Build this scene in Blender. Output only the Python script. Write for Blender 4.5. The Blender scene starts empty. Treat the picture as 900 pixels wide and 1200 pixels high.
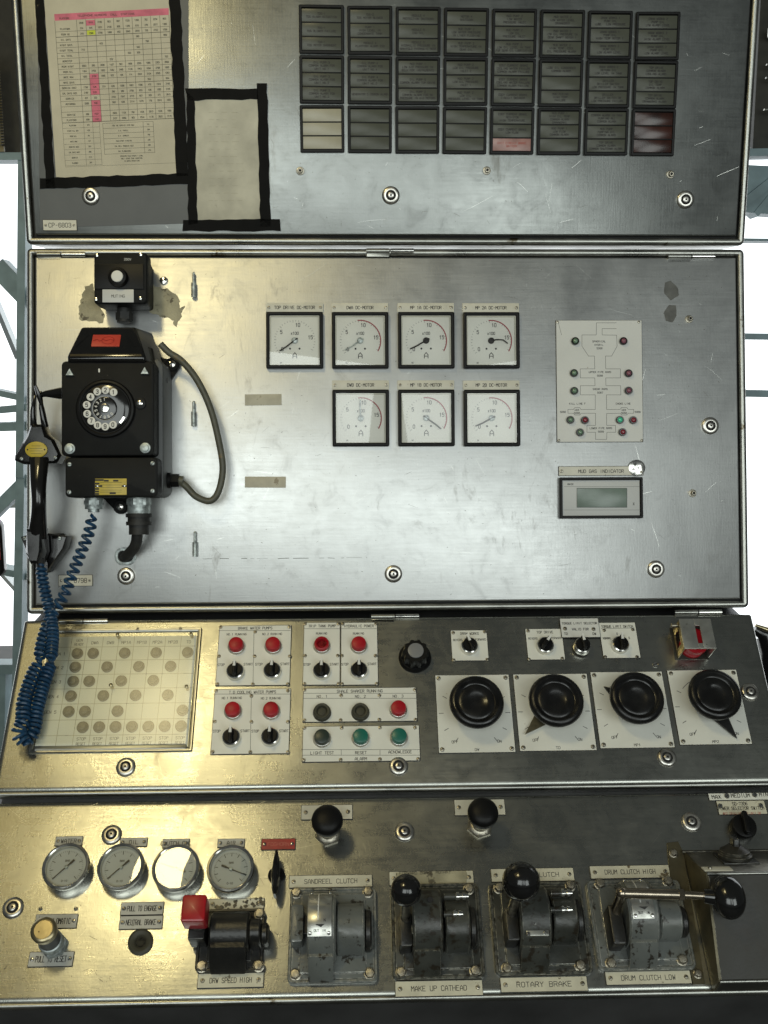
import bpy, math, random
from math import sin, cos, pi, radians, tan, atan2, hypot
from mathutils import Matrix, Vector
random.seed(7)
C = bpy.context.scene.collection
SC = bpy.context.scene

# ------------------------------------------------------------------ place frames
LEAN, Z0 = radians(10), 1.05
BASE = Matrix(((1, 0, 0, 0), (0, sin(LEAN), -cos(LEAN), 0), (0, cos(LEAN), sin(LEAN), Z0), (0, 0, 0, 1)))
HB, TA, LA, TC, LC, TD, LD = .6208, .1999, .3876, .5268, .2998, .6556, .2828
def _frame(v, w, t):            # panel frame: u right, v up along the panel, w out of it
    return BASE @ Matrix.Translation((0, v, w)) @ Matrix.Rotation(t, 4, 'X')
PA = _frame(HB, 0, TA)
PB = BASE.copy()
PC = _frame(0, 0, -TC)
PD = _frame(-LC * cos(TC), LC * sin(TC), -TD)

# ------------------------------------------------------------------ camera
cam = bpy.data.cameras.new('camera')
cam.sensor_fit = 'VERTICAL'; cam.sensor_height = 36; cam.lens = 35.01
cam.clip_start = .05; cam.clip_end = 200
camo = bpy.data.objects.new('camera', cam); C.objects.link(camo)
RX, RY, RZ = .0186, -.0279, -.0066
camo.matrix_world = (BASE @ Matrix.Translation((-.0585, .1393, 1.6786)) @ Matrix.Rotation(RZ, 4, 'Z')
                     @ Matrix.Rotation(RY, 4, 'Y') @ Matrix.Rotation(RX, 4, 'X'))
SC.camera = camo
CM = camo.matrix_world.copy()

# ------------------------------------------------------------------ light
world = bpy.data.worlds.new('World'); SC.world = world; world.use_nodes = True
bg = world.node_tree.nodes['Background']
bg.inputs[0].default_value = (.62, .68, .66, 1); bg.inputs[1].default_value = .125
def lamp(name, loc, target, sx, sy, power, col, roll=0):
    l = bpy.data.lights.new(name, 'AREA'); l.shape = 'RECTANGLE'; l.size = sx; l.size_y = sy
    l.energy = power; l.color = col
    o = bpy.data.objects.new(name, l); C.objects.link(o)
    o.location = loc
    o.rotation_euler = (Vector(target) - Vector(loc)).to_track_quat('-Z', 'Y').to_euler(); o.rotation_euler.rotate_axis('Z', radians(roll))
    return o
lamp('cabin_window_light', (-.78, -3.4, 2.02), (-.2, 0, 1.4), 1.55, 1.48, 33, (.93, 1, .97), -4)
lamp('cabin_middle_window_light', (.56, -3.4, 1.96), (.2, 0, 1.4), .62, 1.36, 10, (.93, 1, .97), 6)
lamp('cabin_right_window_light', (1.62, -3.2, 1.75), (.4, 0, 1.2), 1.1, 1.5, 24, (.93, 1, .97), 3)
lamp('warm_ceiling_fill', (-1.0, -1.05, 2.72), (-1.0, -1.05, 0), 1.1, 1.1, 3.1, (1, .76, .27))  # added overhead fill, made large and weak to spread yellow glow over steel
lamp('ceiling_lamp_light', (-.72, -1.13, 2.66), (-.45, -.2, .9), .16, .30, 6.5, (1, .84, .44))
SC.view_settings.view_transform = 'Standard'
SC.view_settings.look = 'None'
SC.view_settings.exposure = -.2
SC.view_settings.gamma = 1

# ------------------------------------------------------------------ pixel measurements -> panel millimetres
def ray(x, y):
    d = CM.to_3x3() @ Vector(((x - 450) / 1167, (600 - y) / 1167, -1))
    return CM.translation.copy(), d
def pt(P, x, y, w=0):
    o, d = ray(x, y); I = P.inverted()
    o = I @ o; d = I.to_3x3() @ d
    t = (w / 1000 - o.z) / d.z
    return (o.x + d.x * t) * 1000, (o.y + d.y * t) * 1000
def wp(x, y, Y):
    o, d = ray(x, y); t = (Y - o.y) / d.y
    return o + d * t
def crop(x0, y0, s):
    return lambda x, y: (x0 + x / s, y0 + y / s)

# ------------------------------------------------------------------ materials
def mat(name, col, rough=.5, metal=0, spec=.5, nscale=0, namt=0, bump=0, bscale=200, dirt=None, dscale=60, dthr=.62,
        stretch=None, coat=0, rvar=0, emit=None, trans=0, dsoft=.04):
    m = bpy.data.materials.new(name); m.use_nodes = True
    nt = m.node_tree; b = nt.nodes['Principled BSDF']; N = nt.nodes.new; L = nt.links.new
    b.inputs['Base Color'].default_value = (*col, 1); b.inputs['Roughness'].default_value = rough
    b.inputs['Metallic'].default_value = metal; b.inputs['Specular IOR Level'].default_value = spec
    b.inputs['Coat Weight'].default_value = coat; b.inputs['Coat Roughness'].default_value = .08
    if trans: b.inputs['Transmission Weight'].default_value = trans
    if emit:
        b.inputs['Emission Color'].default_value = (*emit[0], 1); b.inputs['Emission Strength'].default_value = emit[1]
    g = N('ShaderNodeNewGeometry'); vec = g.outputs['Position']
    if stretch:
        mp = N('ShaderNodeMapping'); mp.inputs['Scale'].default_value = stretch; L(vec, mp.inputs[0]); svec = mp.outputs[0]
    else: svec = vec
    colout = None
    if namt:
        n = N('ShaderNodeTexNoise'); n.inputs['Scale'].default_value = nscale; n.inputs['Detail'].default_value = 6
        L(vec, n.inputs['Vector'])
        mx = N('ShaderNodeMix'); mx.data_type = 'RGBA'
        mx.inputs[6].default_value = (*[max(0, c * (1 - namt)) for c in col], 1)
        mx.inputs[7].default_value = (*[min(1, c * (1 + namt)) for c in col], 1)
        rp = N('ShaderNodeMapRange'); rp.inputs[1].default_value = .3; rp.inputs[2].default_value = .7
        L(n.outputs[0], rp.inputs[0]); L(rp.outputs[0], mx.inputs[0]); colout = mx.outputs[2]
        if rvar:
            rr = N('ShaderNodeMapRange'); rr.inputs[1].default_value = .3; rr.inputs[2].default_value = .7
            rr.inputs[3].default_value = rough - rvar; rr.inputs[4].default_value = rough + rvar
            L(n.outputs[0], rr.inputs[0]); L(rr.outputs[0], b.inputs['Roughness'])
    if dirt:
        n2 = N('ShaderNodeTexNoise'); n2.inputs['Scale'].default_value = dscale; n2.inputs['Detail'].default_value = 8
        n2.inputs['Roughness'].default_value = .65; L(vec, n2.inputs['Vector'])
        rp = N('ShaderNodeMapRange'); rp.inputs[1].default_value = dthr; rp.inputs[2].default_value = dthr + dsoft
        L(n2.outputs[0], rp.inputs[0])
        mx = N('ShaderNodeMix'); mx.data_type = 'RGBA'
        if colout: L(colout, mx.inputs[6])
        else: mx.inputs[6].default_value = (*col, 1)
        mx.inputs[7].default_value = (*dirt, 1); L(rp.outputs[0], mx.inputs[0]); colout = mx.outputs[2]
    if colout: L(colout, b.inputs['Base Color'])
    if bump:
        n3 = N('ShaderNodeTexNoise'); n3.inputs['Scale'].default_value = bscale; n3.inputs['Detail'].default_value = 4
        L(svec, n3.inputs['Vector'])
        bp = N('ShaderNodeBump'); bp.inputs['Strength'].default_value = bump; bp.inputs['Distance'].default_value = .001
        L(n3.outputs[0], bp.inputs['Height']); L(bp.outputs[0], b.inputs['Normal'])
    return m

def steel(name, col, rough, cloud=.16):
    """hand-rubbed stainless sheet: cloudy polish, fine scratches, small pits and greasy marks"""
    m = bpy.data.materials.new(name); m.use_nodes = True
    nt = m.node_tree; b = nt.nodes['Principled BSDF']; N = nt.nodes.new; L = nt.links.new
    b.inputs['Metallic'].default_value = 1
    g = N('ShaderNodeNewGeometry'); P = g.outputs['Position']
    def noise(scale, det=5, ro=.6, st=None, dist=0):
        n = N('ShaderNodeTexNoise'); n.inputs['Scale'].default_value = scale; n.inputs['Detail'].default_value = det
        n.inputs['Roughness'].default_value = ro; n.inputs['Distortion'].default_value = dist
        if st:
            mp = N('ShaderNodeMapping'); mp.inputs['Scale'].default_value = st; L(P, mp.inputs[0]); L(mp.outputs[0], n.inputs['Vector'])
        else: L(P, n.inputs['Vector'])
        return n.outputs[0]
    def rng(s, a, bb, c, d):
        r = N('ShaderNodeMapRange'); r.inputs[1].default_value = a; r.inputs[2].default_value = bb
        r.inputs[3].default_value = c; r.inputs[4].default_value = d; L(s, r.inputs[0]); return r.outputs[0]
    def mix(f, a, bb):
        x = N('ShaderNodeMix'); x.data_type = 'RGBA'; L(f, x.inputs[0])
        for i, v in ((6, a), (7, bb)):
            if isinstance(v, tuple): x.inputs[i].default_value = (*v, 1)
            else: L(v, x.inputs[i])
        return x.outputs[2]
    big = noise(6, 5, .6, (1, 1, .7), .6); mid = noise(26, 6, .7, None, .8)
    c1 = mix(rng(big, .3, .7, 0, 1), tuple(c * .90 for c in col), tuple(min(1, c * 1.06) for c in col))
    c2 = mix(rng(mid, .56, .72, 0, .28), c1, tuple(c * .5 for c in col))
    pits = noise(330, 3, .6)
    c3 = mix(rng(pits, .70, .76, 0, .7), c2, (.06, .05, .04))
    grime = noise(9, 9, .72, (1.6, 1, .5), 1.2)
    c4 = mix(rng(grime, .60, .76, 0, .5), c3, (.13, .115, .085))
    L(c4, b.inputs['Base Color'])
    add = N('ShaderNodeMath'); add.operation = 'ADD'
    L(rng(mid, .3, .7, -cloud * .45, cloud * .45), add.inputs[0]); L(rng(big, .3, .7, rough - cloud * .5, rough + cloud * .5), add.inputs[1])
    a2 = N('ShaderNodeMath'); a2.operation = 'ADD'; L(add.outputs[0], a2.inputs[0]); L(rng(grime, .6, .75, 0, .10), a2.inputs[1])
    a3 = N('ShaderNodeMath'); a3.operation = 'ADD'; L(a2.outputs[0], a3.inputs[0]); L(rng(noise(90, 4, .7, (.15, 1.5, 3)), .35, .65, -.018, .018), a3.inputs[1])
    L(a3.outputs[0], b.inputs['Roughness'])
    # scratches: two crossing families of stretched noise, plus slow waviness of the sheet
    s1 = noise(120, 3, .7, (.12, 1.6, 3.2)); s2 = noise(150, 3, .7, (2.6, 1.4, .16)); wv = noise(5.5, 2, .5)
    h = N('ShaderNodeMath'); h.operation = 'MULTIPLY_ADD'; L(s1, h.inputs[0]); h.inputs[1].default_value = .8; L(s2, h.inputs[2])
    h2 = N('ShaderNodeMath'); h2.operation = 'MULTIPLY_ADD'; L(pits, h2.inputs[0]); h2.inputs[1].default_value = .5; L(h.outputs[0], h2.inputs[2])
    bp = N('ShaderNodeBump'); bp.inputs['Strength'].default_value = .15; bp.inputs['Distance'].default_value = .0006
    L(h2.outputs[0], bp.inputs['Height'])
    b2 = N('ShaderNodeBump'); b2.inputs['Strength'].default_value = .35; b2.inputs['Distance'].default_value = .006
    L(wv, b2.inputs['Height']); L(bp.outputs[0], b2.inputs['Normal']); L(b2.outputs[0], b.inputs['Normal'])
    return m

def glass_mat(name, ior=1.5, tint=(1, 1, 1), rough=.015):
    m = bpy.data.materials.new(name); m.use_nodes = True; nt = m.node_tree; nt.nodes.clear()
    o = nt.nodes.new('ShaderNodeOutputMaterial'); mx = nt.nodes.new('ShaderNodeMixShader'); f = nt.nodes.new('ShaderNodeFresnel')
    t = nt.nodes.new('ShaderNodeBsdfTransparent'); g = nt.nodes.new('ShaderNodeBsdfGlossy')
    f.inputs[0].default_value = ior; t.inputs[0].default_value = (*tint, 1); g.inputs['Roughness'].default_value = rough
    g.inputs[0].default_value = (1, 1, 1, 1)
    nt.links.new(f.outputs[0], mx.inputs[0]); nt.links.new(t.outputs[0], mx.inputs[1]); nt.links.new(g.outputs[0], mx.inputs[2])
    nt.links.new(mx.outputs[0], o.inputs[0]); return m

M = {}
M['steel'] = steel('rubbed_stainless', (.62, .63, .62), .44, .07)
M['steel_shaded'] = steel('shade_toned_stainless', (.26, .27, .26), .36, .10)  # same stainless as the middle door, its dimmer reflections put into the colour
M['steel_desk'] = steel('worn_desk_stainless', (.40, .405, .37), .29, .10)
M['frame'] = mat('stainless_frame', (.36, .36, .33), .34, 1, nscale=14, namt=.25, bump=.15, bscale=500, rvar=.08, dirt=(.10, .08, .05), dscale=16, dthr=.62)
M['gap'] = mat('dark_gap', (.012, .012, .012), .8)
M['body'] = mat('console_body_steel', (.10, .10, .10), .5, .6, nscale=8, namt=.3)
M['chrome'] = mat('plated_metal', (.68, .67, .63), .16, 1, nscale=60, namt=.2, rvar=.06)
M['satin'] = mat('satin_nickel', (.62, .60, .55), .34, 1, nscale=70, namt=.2, rvar=.08)
M['dullmetal'] = mat('dull_bolt_metal', (.42, .39, .32), .38, 1, nscale=120, namt=.4, bump=.3, bscale=900, dirt=(.05, .04, .03), dscale=150)
M['brass'] = mat('yellow_brass', (.42, .36, .22), .32, 1, nscale=40, namt=.25, dirt=(.06, .05, .03), dscale=50, dthr=.6)
M['zinc'] = mat('zinc_gland', (.42, .46, .45), .5, .7, nscale=160, namt=.5, bump=.3, bscale=300)
M['black'] = mat('black_plastic', (.006, .006, .006), .42, spec=.2, nscale=40, namt=.3, bump=.12, bscale=1400)
M['wheelblack'] = mat('handled_black_plastic', (.009, .009, .009), .26, spec=.4, nscale=45, namt=.3, rvar=.10, bump=.06, bscale=300)
M['bakelite'] = mat('gloss_black_bakelite', (.008, .008, .008), .14, spec=.6, nscale=30, namt=.2, rvar=.05)
M['phone'] = mat('textured_phone_black', (.006, .0065, .0065), .48, spec=.2, nscale=30, namt=.35, bump=.5, bscale=1500, dirt=(.06, .055, .045), dscale=35, dthr=.66)
M['rubber'] = mat('black_rubber', (.018, .018, .017), .6, nscale=60, namt=.4, bump=.2, bscale=500)
M['tape'] = mat('black_tape', (.004, .004, .004), .6, spec=.10, nscale=40, namt=.3, bump=.35, bscale=120, dirt=(.12, .10, .06), dscale=26, dthr=.72)
M['plate'] = mat('white_laminate', (.74, .735, .66), .38, nscale=20, namt=.06, dirt=(.30, .25, .15), dscale=45, dthr=.70, bump=.05, bscale=400)
M['bopplate'] = mat('grey_white_laminate', (.66, .66, .62), .42, nscale=14, namt=.06, dirt=(.36, .33, .27), dscale=60, dthr=.72)
M['cream'] = mat('cream_engraved_laminate', (.64, .62, .52), .42, nscale=60, namt=.08, dirt=(.22, .17, .09), dscale=110, dthr=.66)
M['creamwarm'] = mat('aged_cream_laminate', (.60, .57, .44), .4, nscale=60, namt=.1, dirt=(.15, .12, .07), dscale=70, dthr=.62)
M['greyplate'] = mat('engraved_grey_plate', (.44, .435, .39), .42, 0, nscale=60, namt=.12, dirt=(.09, .08, .05), dscale=80, dthr=.64)
M['redplate'] = mat('red_engraved_laminate', (.28, .012, .015), .35, nscale=60, namt=.15)
M['ink'] = mat('engraved_black', (.018, .016, .014), .6)
M['inkgrey'] = mat('printed_grey', (.10, .10, .09), .7)
M['inkred'] = mat('faded_red_lettering', (.42, .12, .09), .6)
M['white'] = mat('white_paint_mark', (.72, .72, .68), .5)
M['paper'] = mat('yellowed_paper', (.54, .505, .395), .8, nscale=25, namt=.08, dirt=(.36, .29, .18), dscale=18, dthr=.66, dsoft=.2)
M['paperwhite'] = mat('dirty_note_paper', (.50, .485, .40), .75, nscale=22, namt=.22, bump=.3, bscale=40, dirt=(.20, .18, .12), dscale=34, dthr=.64, dsoft=.12)
M['darkgrey'] = mat('plain_dark_grey', (.085, .09, .09), .45, nscale=12, namt=.15)
M['pink'] = mat('pink_marker', (.62, .16, .23), .7, nscale=60, namt=.2)
M['yellowmark'] = mat('yellow_marker', (.55, .62, .05), .7)
M['printline'] = mat('printed_line', (.055, .055, .04), .8)
M['pane'] = mat('annunciator_pane', (.085, .09, .072), .26, spec=.22, nscale=50, namt=.06, bump=.02, bscale=60)
M['panelit'] = mat('pale_annunciator_pane', (.38, .36, .27), .3, nscale=50, namt=.06)
M['panepink'] = mat('pink_annunciator_pane', (.36, .20, .18), .3, nscale=60, namt=.2)
M['panered'] = mat('dark_red_annunciator_pane', (.035, .010, .006), .22, nscale=30, namt=.6)
M['dial'] = mat('cream_dial_face', (.74, .73, .66), .5, nscale=20, namt=.03)
M['gaugeface'] = mat('gauge_face', (.42, .43, .42), .5, nscale=30, namt=.05)
M['glass'] = glass_mat('meter_glass', 1.62)
M['gaugeglass'] = glass_mat('gauge_glass', 1.5, (.9, .92, .9))
M['coverglass'] = glass_mat('acrylic_cover', 1.6, (.90, .91, .86), .24)
M['redarc'] = mat('red_scale_arc', (.30, .015, .025), .5)
M['redlamp'] = mat('red_lamp_cap', (.31, .005, .012), .38, spec=.35, nscale=90, namt=.2, emit=((1, .02, .03), .03))
M['redlampdark'] = mat('unlit_red_lamp_cap', (.13, .004, .006), .2, coat=.4)
M['redhandle'] = mat('red_handle_plastic', (.34, .007, .012), .3, nscale=40, namt=.2, coat=.25)
M['green'] = mat('green_button', (.012, .13, .095), .32, nscale=50, namt=.15)
M['darkbutton'] = mat('dark_green_button', (.022, .035, .028), .35)
M['olive'] = mat('olive_socket_ring', (.055, .053, .037), .5, spec=.3)
M['hole'] = mat('dark_hole', (.004, .004, .004), .7)
M['greycap'] = mat('grey_cap', (.20, .20, .20), .35)
M['badge'] = mat('yellow_badge', (.52, .40, .05), .4, nscale=90, namt=.12)
M['redbadge'] = mat('red_badge', (.52, .055, .035), .4, nscale=40, namt=.12)
M['bluecord'] = mat('blue_cord', (.010, .048, .11), .38, spec=.5, nscale=60, namt=.3)
M['cable'] = mat('grey_cable', (.085, .085, .062), .48, nscale=90, namt=.2, dirt=(.16, .12, .06), dscale=60, dthr=.6)
M['greypaint'] = mat('worn_grey_valve_paint', (.125, .134, .125), .33, nscale=18, namt=.2, bump=.35, bscale=220, dirt=(.028, .024, .018), dscale=75, dthr=.585, rvar=.1)
M['greypaint_d'] = mat('oily_grey_valve_paint', (.040, .042, .036), .36, nscale=24, namt=.35, bump=.4, bscale=220, dirt=(.020, .016, .010), dscale=60, dthr=.54, rvar=.12)
M['blackpaint'] = mat('black_valve_paint', (.012, .012, .011), .36, nscale=30, namt=.4, bump=.4, bscale=250, dirt=(.10, .08, .04), dscale=80, dthr=.70)
M['scaleplate'] = mat('brushed_scale_plate', (.50, .50, .46), .3, .8, nscale=50, namt=.2, dirt=(.05, .05, .04), dscale=90, dthr=.66)
M['boxsteel'] = mat('dark_oiled_box_steel', (.028, .027, .022), .42, .3, .3, nscale=14, namt=.4, bump=.25, bscale=160, dirt=(.03, .025, .018), dscale=22, dthr=.54, rvar=.1, dsoft=.15)
M['boxlid'] = mat('worn_box_lid_steel', (.22, .21, .18), .38, 1, nscale=16, namt=.4, bump=.3, bscale=160, dirt=(.05, .045, .035), dscale=24, dthr=.55, rvar=.1, dsoft=.15)
M['boxbrass'] = mat('yellowed_box_edge', (.105, .092, .055), .42, .5, nscale=20, namt=.35, dirt=(.05, .04, .02), dscale=30, dthr=.55, bump=.2, bscale=200, dsoft=.12)
M['bronze'] = mat('bronze_lever', (.42, .36, .28), .25, 1, nscale=60, namt=.25)
M['beige'] = mat('beige_button', (.15, .14, .105), .38, nscale=80, namt=.1)
M['matrix'] = mat('matrix_face', (.70, .70, .62), .5, nscale=14, namt=.06, dirt=(.34, .30, .20), dscale=30, dthr=.7, dsoft=.1)
M['lcd'] = mat('lcd_screen', (.17, .22, .19), .25, nscale=40, namt=.12)
M['scuff_light'] = mat('bright_scratch', (.75, .75, .70), .3, 1)
M['scuff_dark'] = mat('dark_scuff', (.13, .12, .10), .55, .6)
M['instr'] = mat('instrument_face', (.56, .57, .56), .45)
M['patch'] = mat('old_adhesive', (.36, .33, .22), .6, nscale=45, namt=.25, bump=.8, bscale=260, dirt=(.11, .095, .06), dscale=55, dthr=.58)
M['stain'] = mat('grease_stain', (.13, .13, .12), .6, .5, nscale=80, namt=.2)
M['tapestrip'] = mat('cream_label_strip', (.48, .45, .35), .55, nscale=60, namt=.12, dirt=(.3, .26, .18), dscale=60, dthr=.62)
M['winframe'] = mat('blue_grey_frame_paint', (.24, .33, .35), .45, nscale=20, namt=.2)
M['paleframe'] = mat('daylight_washed_paint', (.75, .80, .80), .6, nscale=8, namt=.1)  # daylight wash-out of the distant steel put into this pale colour
M['darkwall'] = mat('dark_cabin_lining', (.030, .028, .020), .6, nscale=30, namt=.4)
M['mesh'] = mat('perforated_sheet', (.10, .085, .045), .45, .7, nscale=60, namt=.4)
M['floor'] = mat('dark_floor', (.05, .05, .045), .7, nscale=10, namt=.3)
M['green_lens'] = mat('pale_green_lens', (.16, .26, .17), .12, coat=.5)
M['green_lit'] = mat('green_lens', (.05, .42, .24), .15, coat=.5, emit=((.1, .9, .5), .12))
M['red_lens'] = mat('dull_red_lens', (.24, .03, .045), .15, coat=.5)
M['mauve_lens'] = mat('mauve_lens', (.24, .09, .12), .3)

def edge_wear(m, col, amt=1.0, metal=.8):
    """paint rubbed off along the edges, broken up by noise"""
    nt = m.node_tree; b = nt.nodes['Principled BSDF']; N = nt.nodes.new; L = nt.links.new
    bv = N('ShaderNodeBevel'); bv.samples = 4; bv.inputs['Radius'].default_value = .0022
    g = N('ShaderNodeNewGeometry'); d = N('ShaderNodeVectorMath'); d.operation = 'DOT_PRODUCT'
    L(bv.outputs[0], d.inputs[0]); L(g.outputs['Normal'], d.inputs[1])
    n = N('ShaderNodeTexNoise'); n.inputs['Scale'].default_value = 160; n.inputs['Detail'].default_value = 5; L(g.outputs['Position'], n.inputs['Vector'])
    r1 = N('ShaderNodeMapRange'); r1.inputs[1].default_value = .985; r1.inputs[2].default_value = .90; L(d.outputs['Value'], r1.inputs[0])
    r2 = N('ShaderNodeMapRange'); r2.inputs[1].default_value = .42; r2.inputs[2].default_value = .56; r2.inputs[4].default_value = amt; L(n.outputs[0], r2.inputs[0])
    mu = N('ShaderNodeMath'); mu.operation = 'MULTIPLY'; L(r1.outputs[0], mu.inputs[0]); L(r2.outputs[0], mu.inputs[1])
    mx = N('ShaderNodeMix'); mx.data_type = 'RGBA'; L(mu.outputs[0], mx.inputs[0])
    src = b.inputs['Base Color'].links[0].from_socket if b.inputs['Base Color'].links else None
    if src: L(src, mx.inputs[6])
    else: mx.inputs[6].default_value = b.inputs['Base Color'].default_value
    mx.inputs[7].default_value = (*col, 1); L(mx.outputs[2], b.inputs['Base Color'])
    m2 = N('ShaderNodeMath'); m2.operation = 'MULTIPLY'; L(mu.outputs[0], m2.inputs[0]); m2.inputs[1].default_value = metal; L(m2.outputs[0], b.inputs['Metallic'])
for k_, c_, a_ in (('greypaint', (.55, .54, .48), .9), ('greypaint_d', (.42, .41, .34), .9), ('blackpaint', (.16, .15, .12), .6), ('boxsteel', (.30, .28, .22), .8)): edge_wear(M[k_], c_, a_)

# ------------------------------------------------------------------ stroke lettering
FONT = {
 'A': '0,0 0,3.6 2,6 4,3.6 4,0;0,2.2 4,2.2', 'B': '0,0 0,6 3,6 4,5.2 4,4 3,3.2 0,3.2;3,3.2 4,2.4 4,.8 3,0 0,0',
 'C': '4,5 3,6 1,6 0,5 0,1 1,0 3,0 4,1', 'D': '0,0 0,6 2.8,6 4,4.6 4,1.4 2.8,0 0,0', 'E': '4,6 0,6 0,0 4,0;0,3.1 3,3.1',
 'F': '4,6 0,6 0,0;0,3.1 3,3.1', 'G': '4,5 3,6 1,6 0,5 0,1 1,0 3,0 4,1 4,2.8 2.4,2.8', 'H': '0,0 0,6;4,0 4,6;0,3.1 4,3.1',
 'I': '2,0 2,6', 'J': '4,6 4,1 3,0 1,0 0,1', 'K': '0,0 0,6;4,6 0,2.6;1.4,3.8 4,0', 'L': '0,6 0,0 4,0',
 'M': '0,0 0,6 2,3 4,6 4,0', 'N': '0,0 0,6 4,0 4,6', 'O': '1,0 0,1 0,5 1,6 3,6 4,5 4,1 3,0 1,0', 'P': '0,0 0,6 3,6 4,5.2 4,3.8 3,3 0,3',
 'Q': '1,0 0,1 0,5 1,6 3,6 4,5 4,1 3,0 1,0;2.5,1.5 4.2,-.4', 'R': '0,0 0,6 3,6 4,5.2 4,3.8 3,3 0,3;2.2,3 4,0',
 'S': '4,5 3,6 1,6 0,5 0,4 1,3.2 3,2.8 4,2 4,1 3,0 1,0 0,1', 'T': '0,6 4,6;2,6 2,0', 'U': '0,6 0,1 1,0 3,0 4,1 4,6', 'V': '0,6 2,0 4,6',
 'W': '0,6 .9,0 2,4 3.1,0 4,6', 'X': '0,0 4,6;0,6 4,0', 'Y': '0,6 2,3 4,6;2,3 2,0', 'Z': '0,6 4,6 0,0 4,0',
 '0': '1,0 0,1 0,5 1,6 3,6 4,5 4,1 3,0 1,0', '1': '.8,4.6 2,6 2,0', '2': '0,5 1,6 3,6 4,5 4,4 0,0 4,0', '3': '0,5.2 1,6 3,6 4,5 4,4 3,3.2 1.6,3.2;3,3.2 4,2.2 4,1 3,0 1,0 0,.9',
 '4': '3,0 3,6 0,1.8 4,1.8', '5': '4,6 .4,6 0,3.2 1,3.8 3,3.8 4,2.8 4,1 3,0 1,0 0,.8', '6': '4,5.2 3,6 1,6 0,5 0,1 1,0 3,0 4,1 4,2.6 3,3.5 1,3.5 0,2.6',
 '7': '0,6 4,6 1.4,0', '8': '1,3.2 0,4 0,5 1,6 3,6 4,5 4,4 3,3.2 1,3.2 0,2.2 0,1 1,0 3,0 4,1 4,2.2 3,3.2', '9': '0,.8 1,0 3,0 4,1 4,5 3,6 1,6 0,5 0,3.4 1,2.5 3,2.5 4,3.4',
 '-': '.8,3 3.2,3', '.': '1.8,0 2.2,.4', '/': '0,0 4,6', '%': '0,0 4,6;.3,6 1,5 .3,4.6;3.4,1.4 4,.6 3.2,0', '(': '3,6.4 2,5 2,1 3,-.4', ')': '1,6.4 2,5 2,1 1,-.4',
 'x': '.6,0 3.4,4;.6,4 3.4,0', ':': '2,1 2,1.5;2,4 2,4.5',
}

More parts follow.
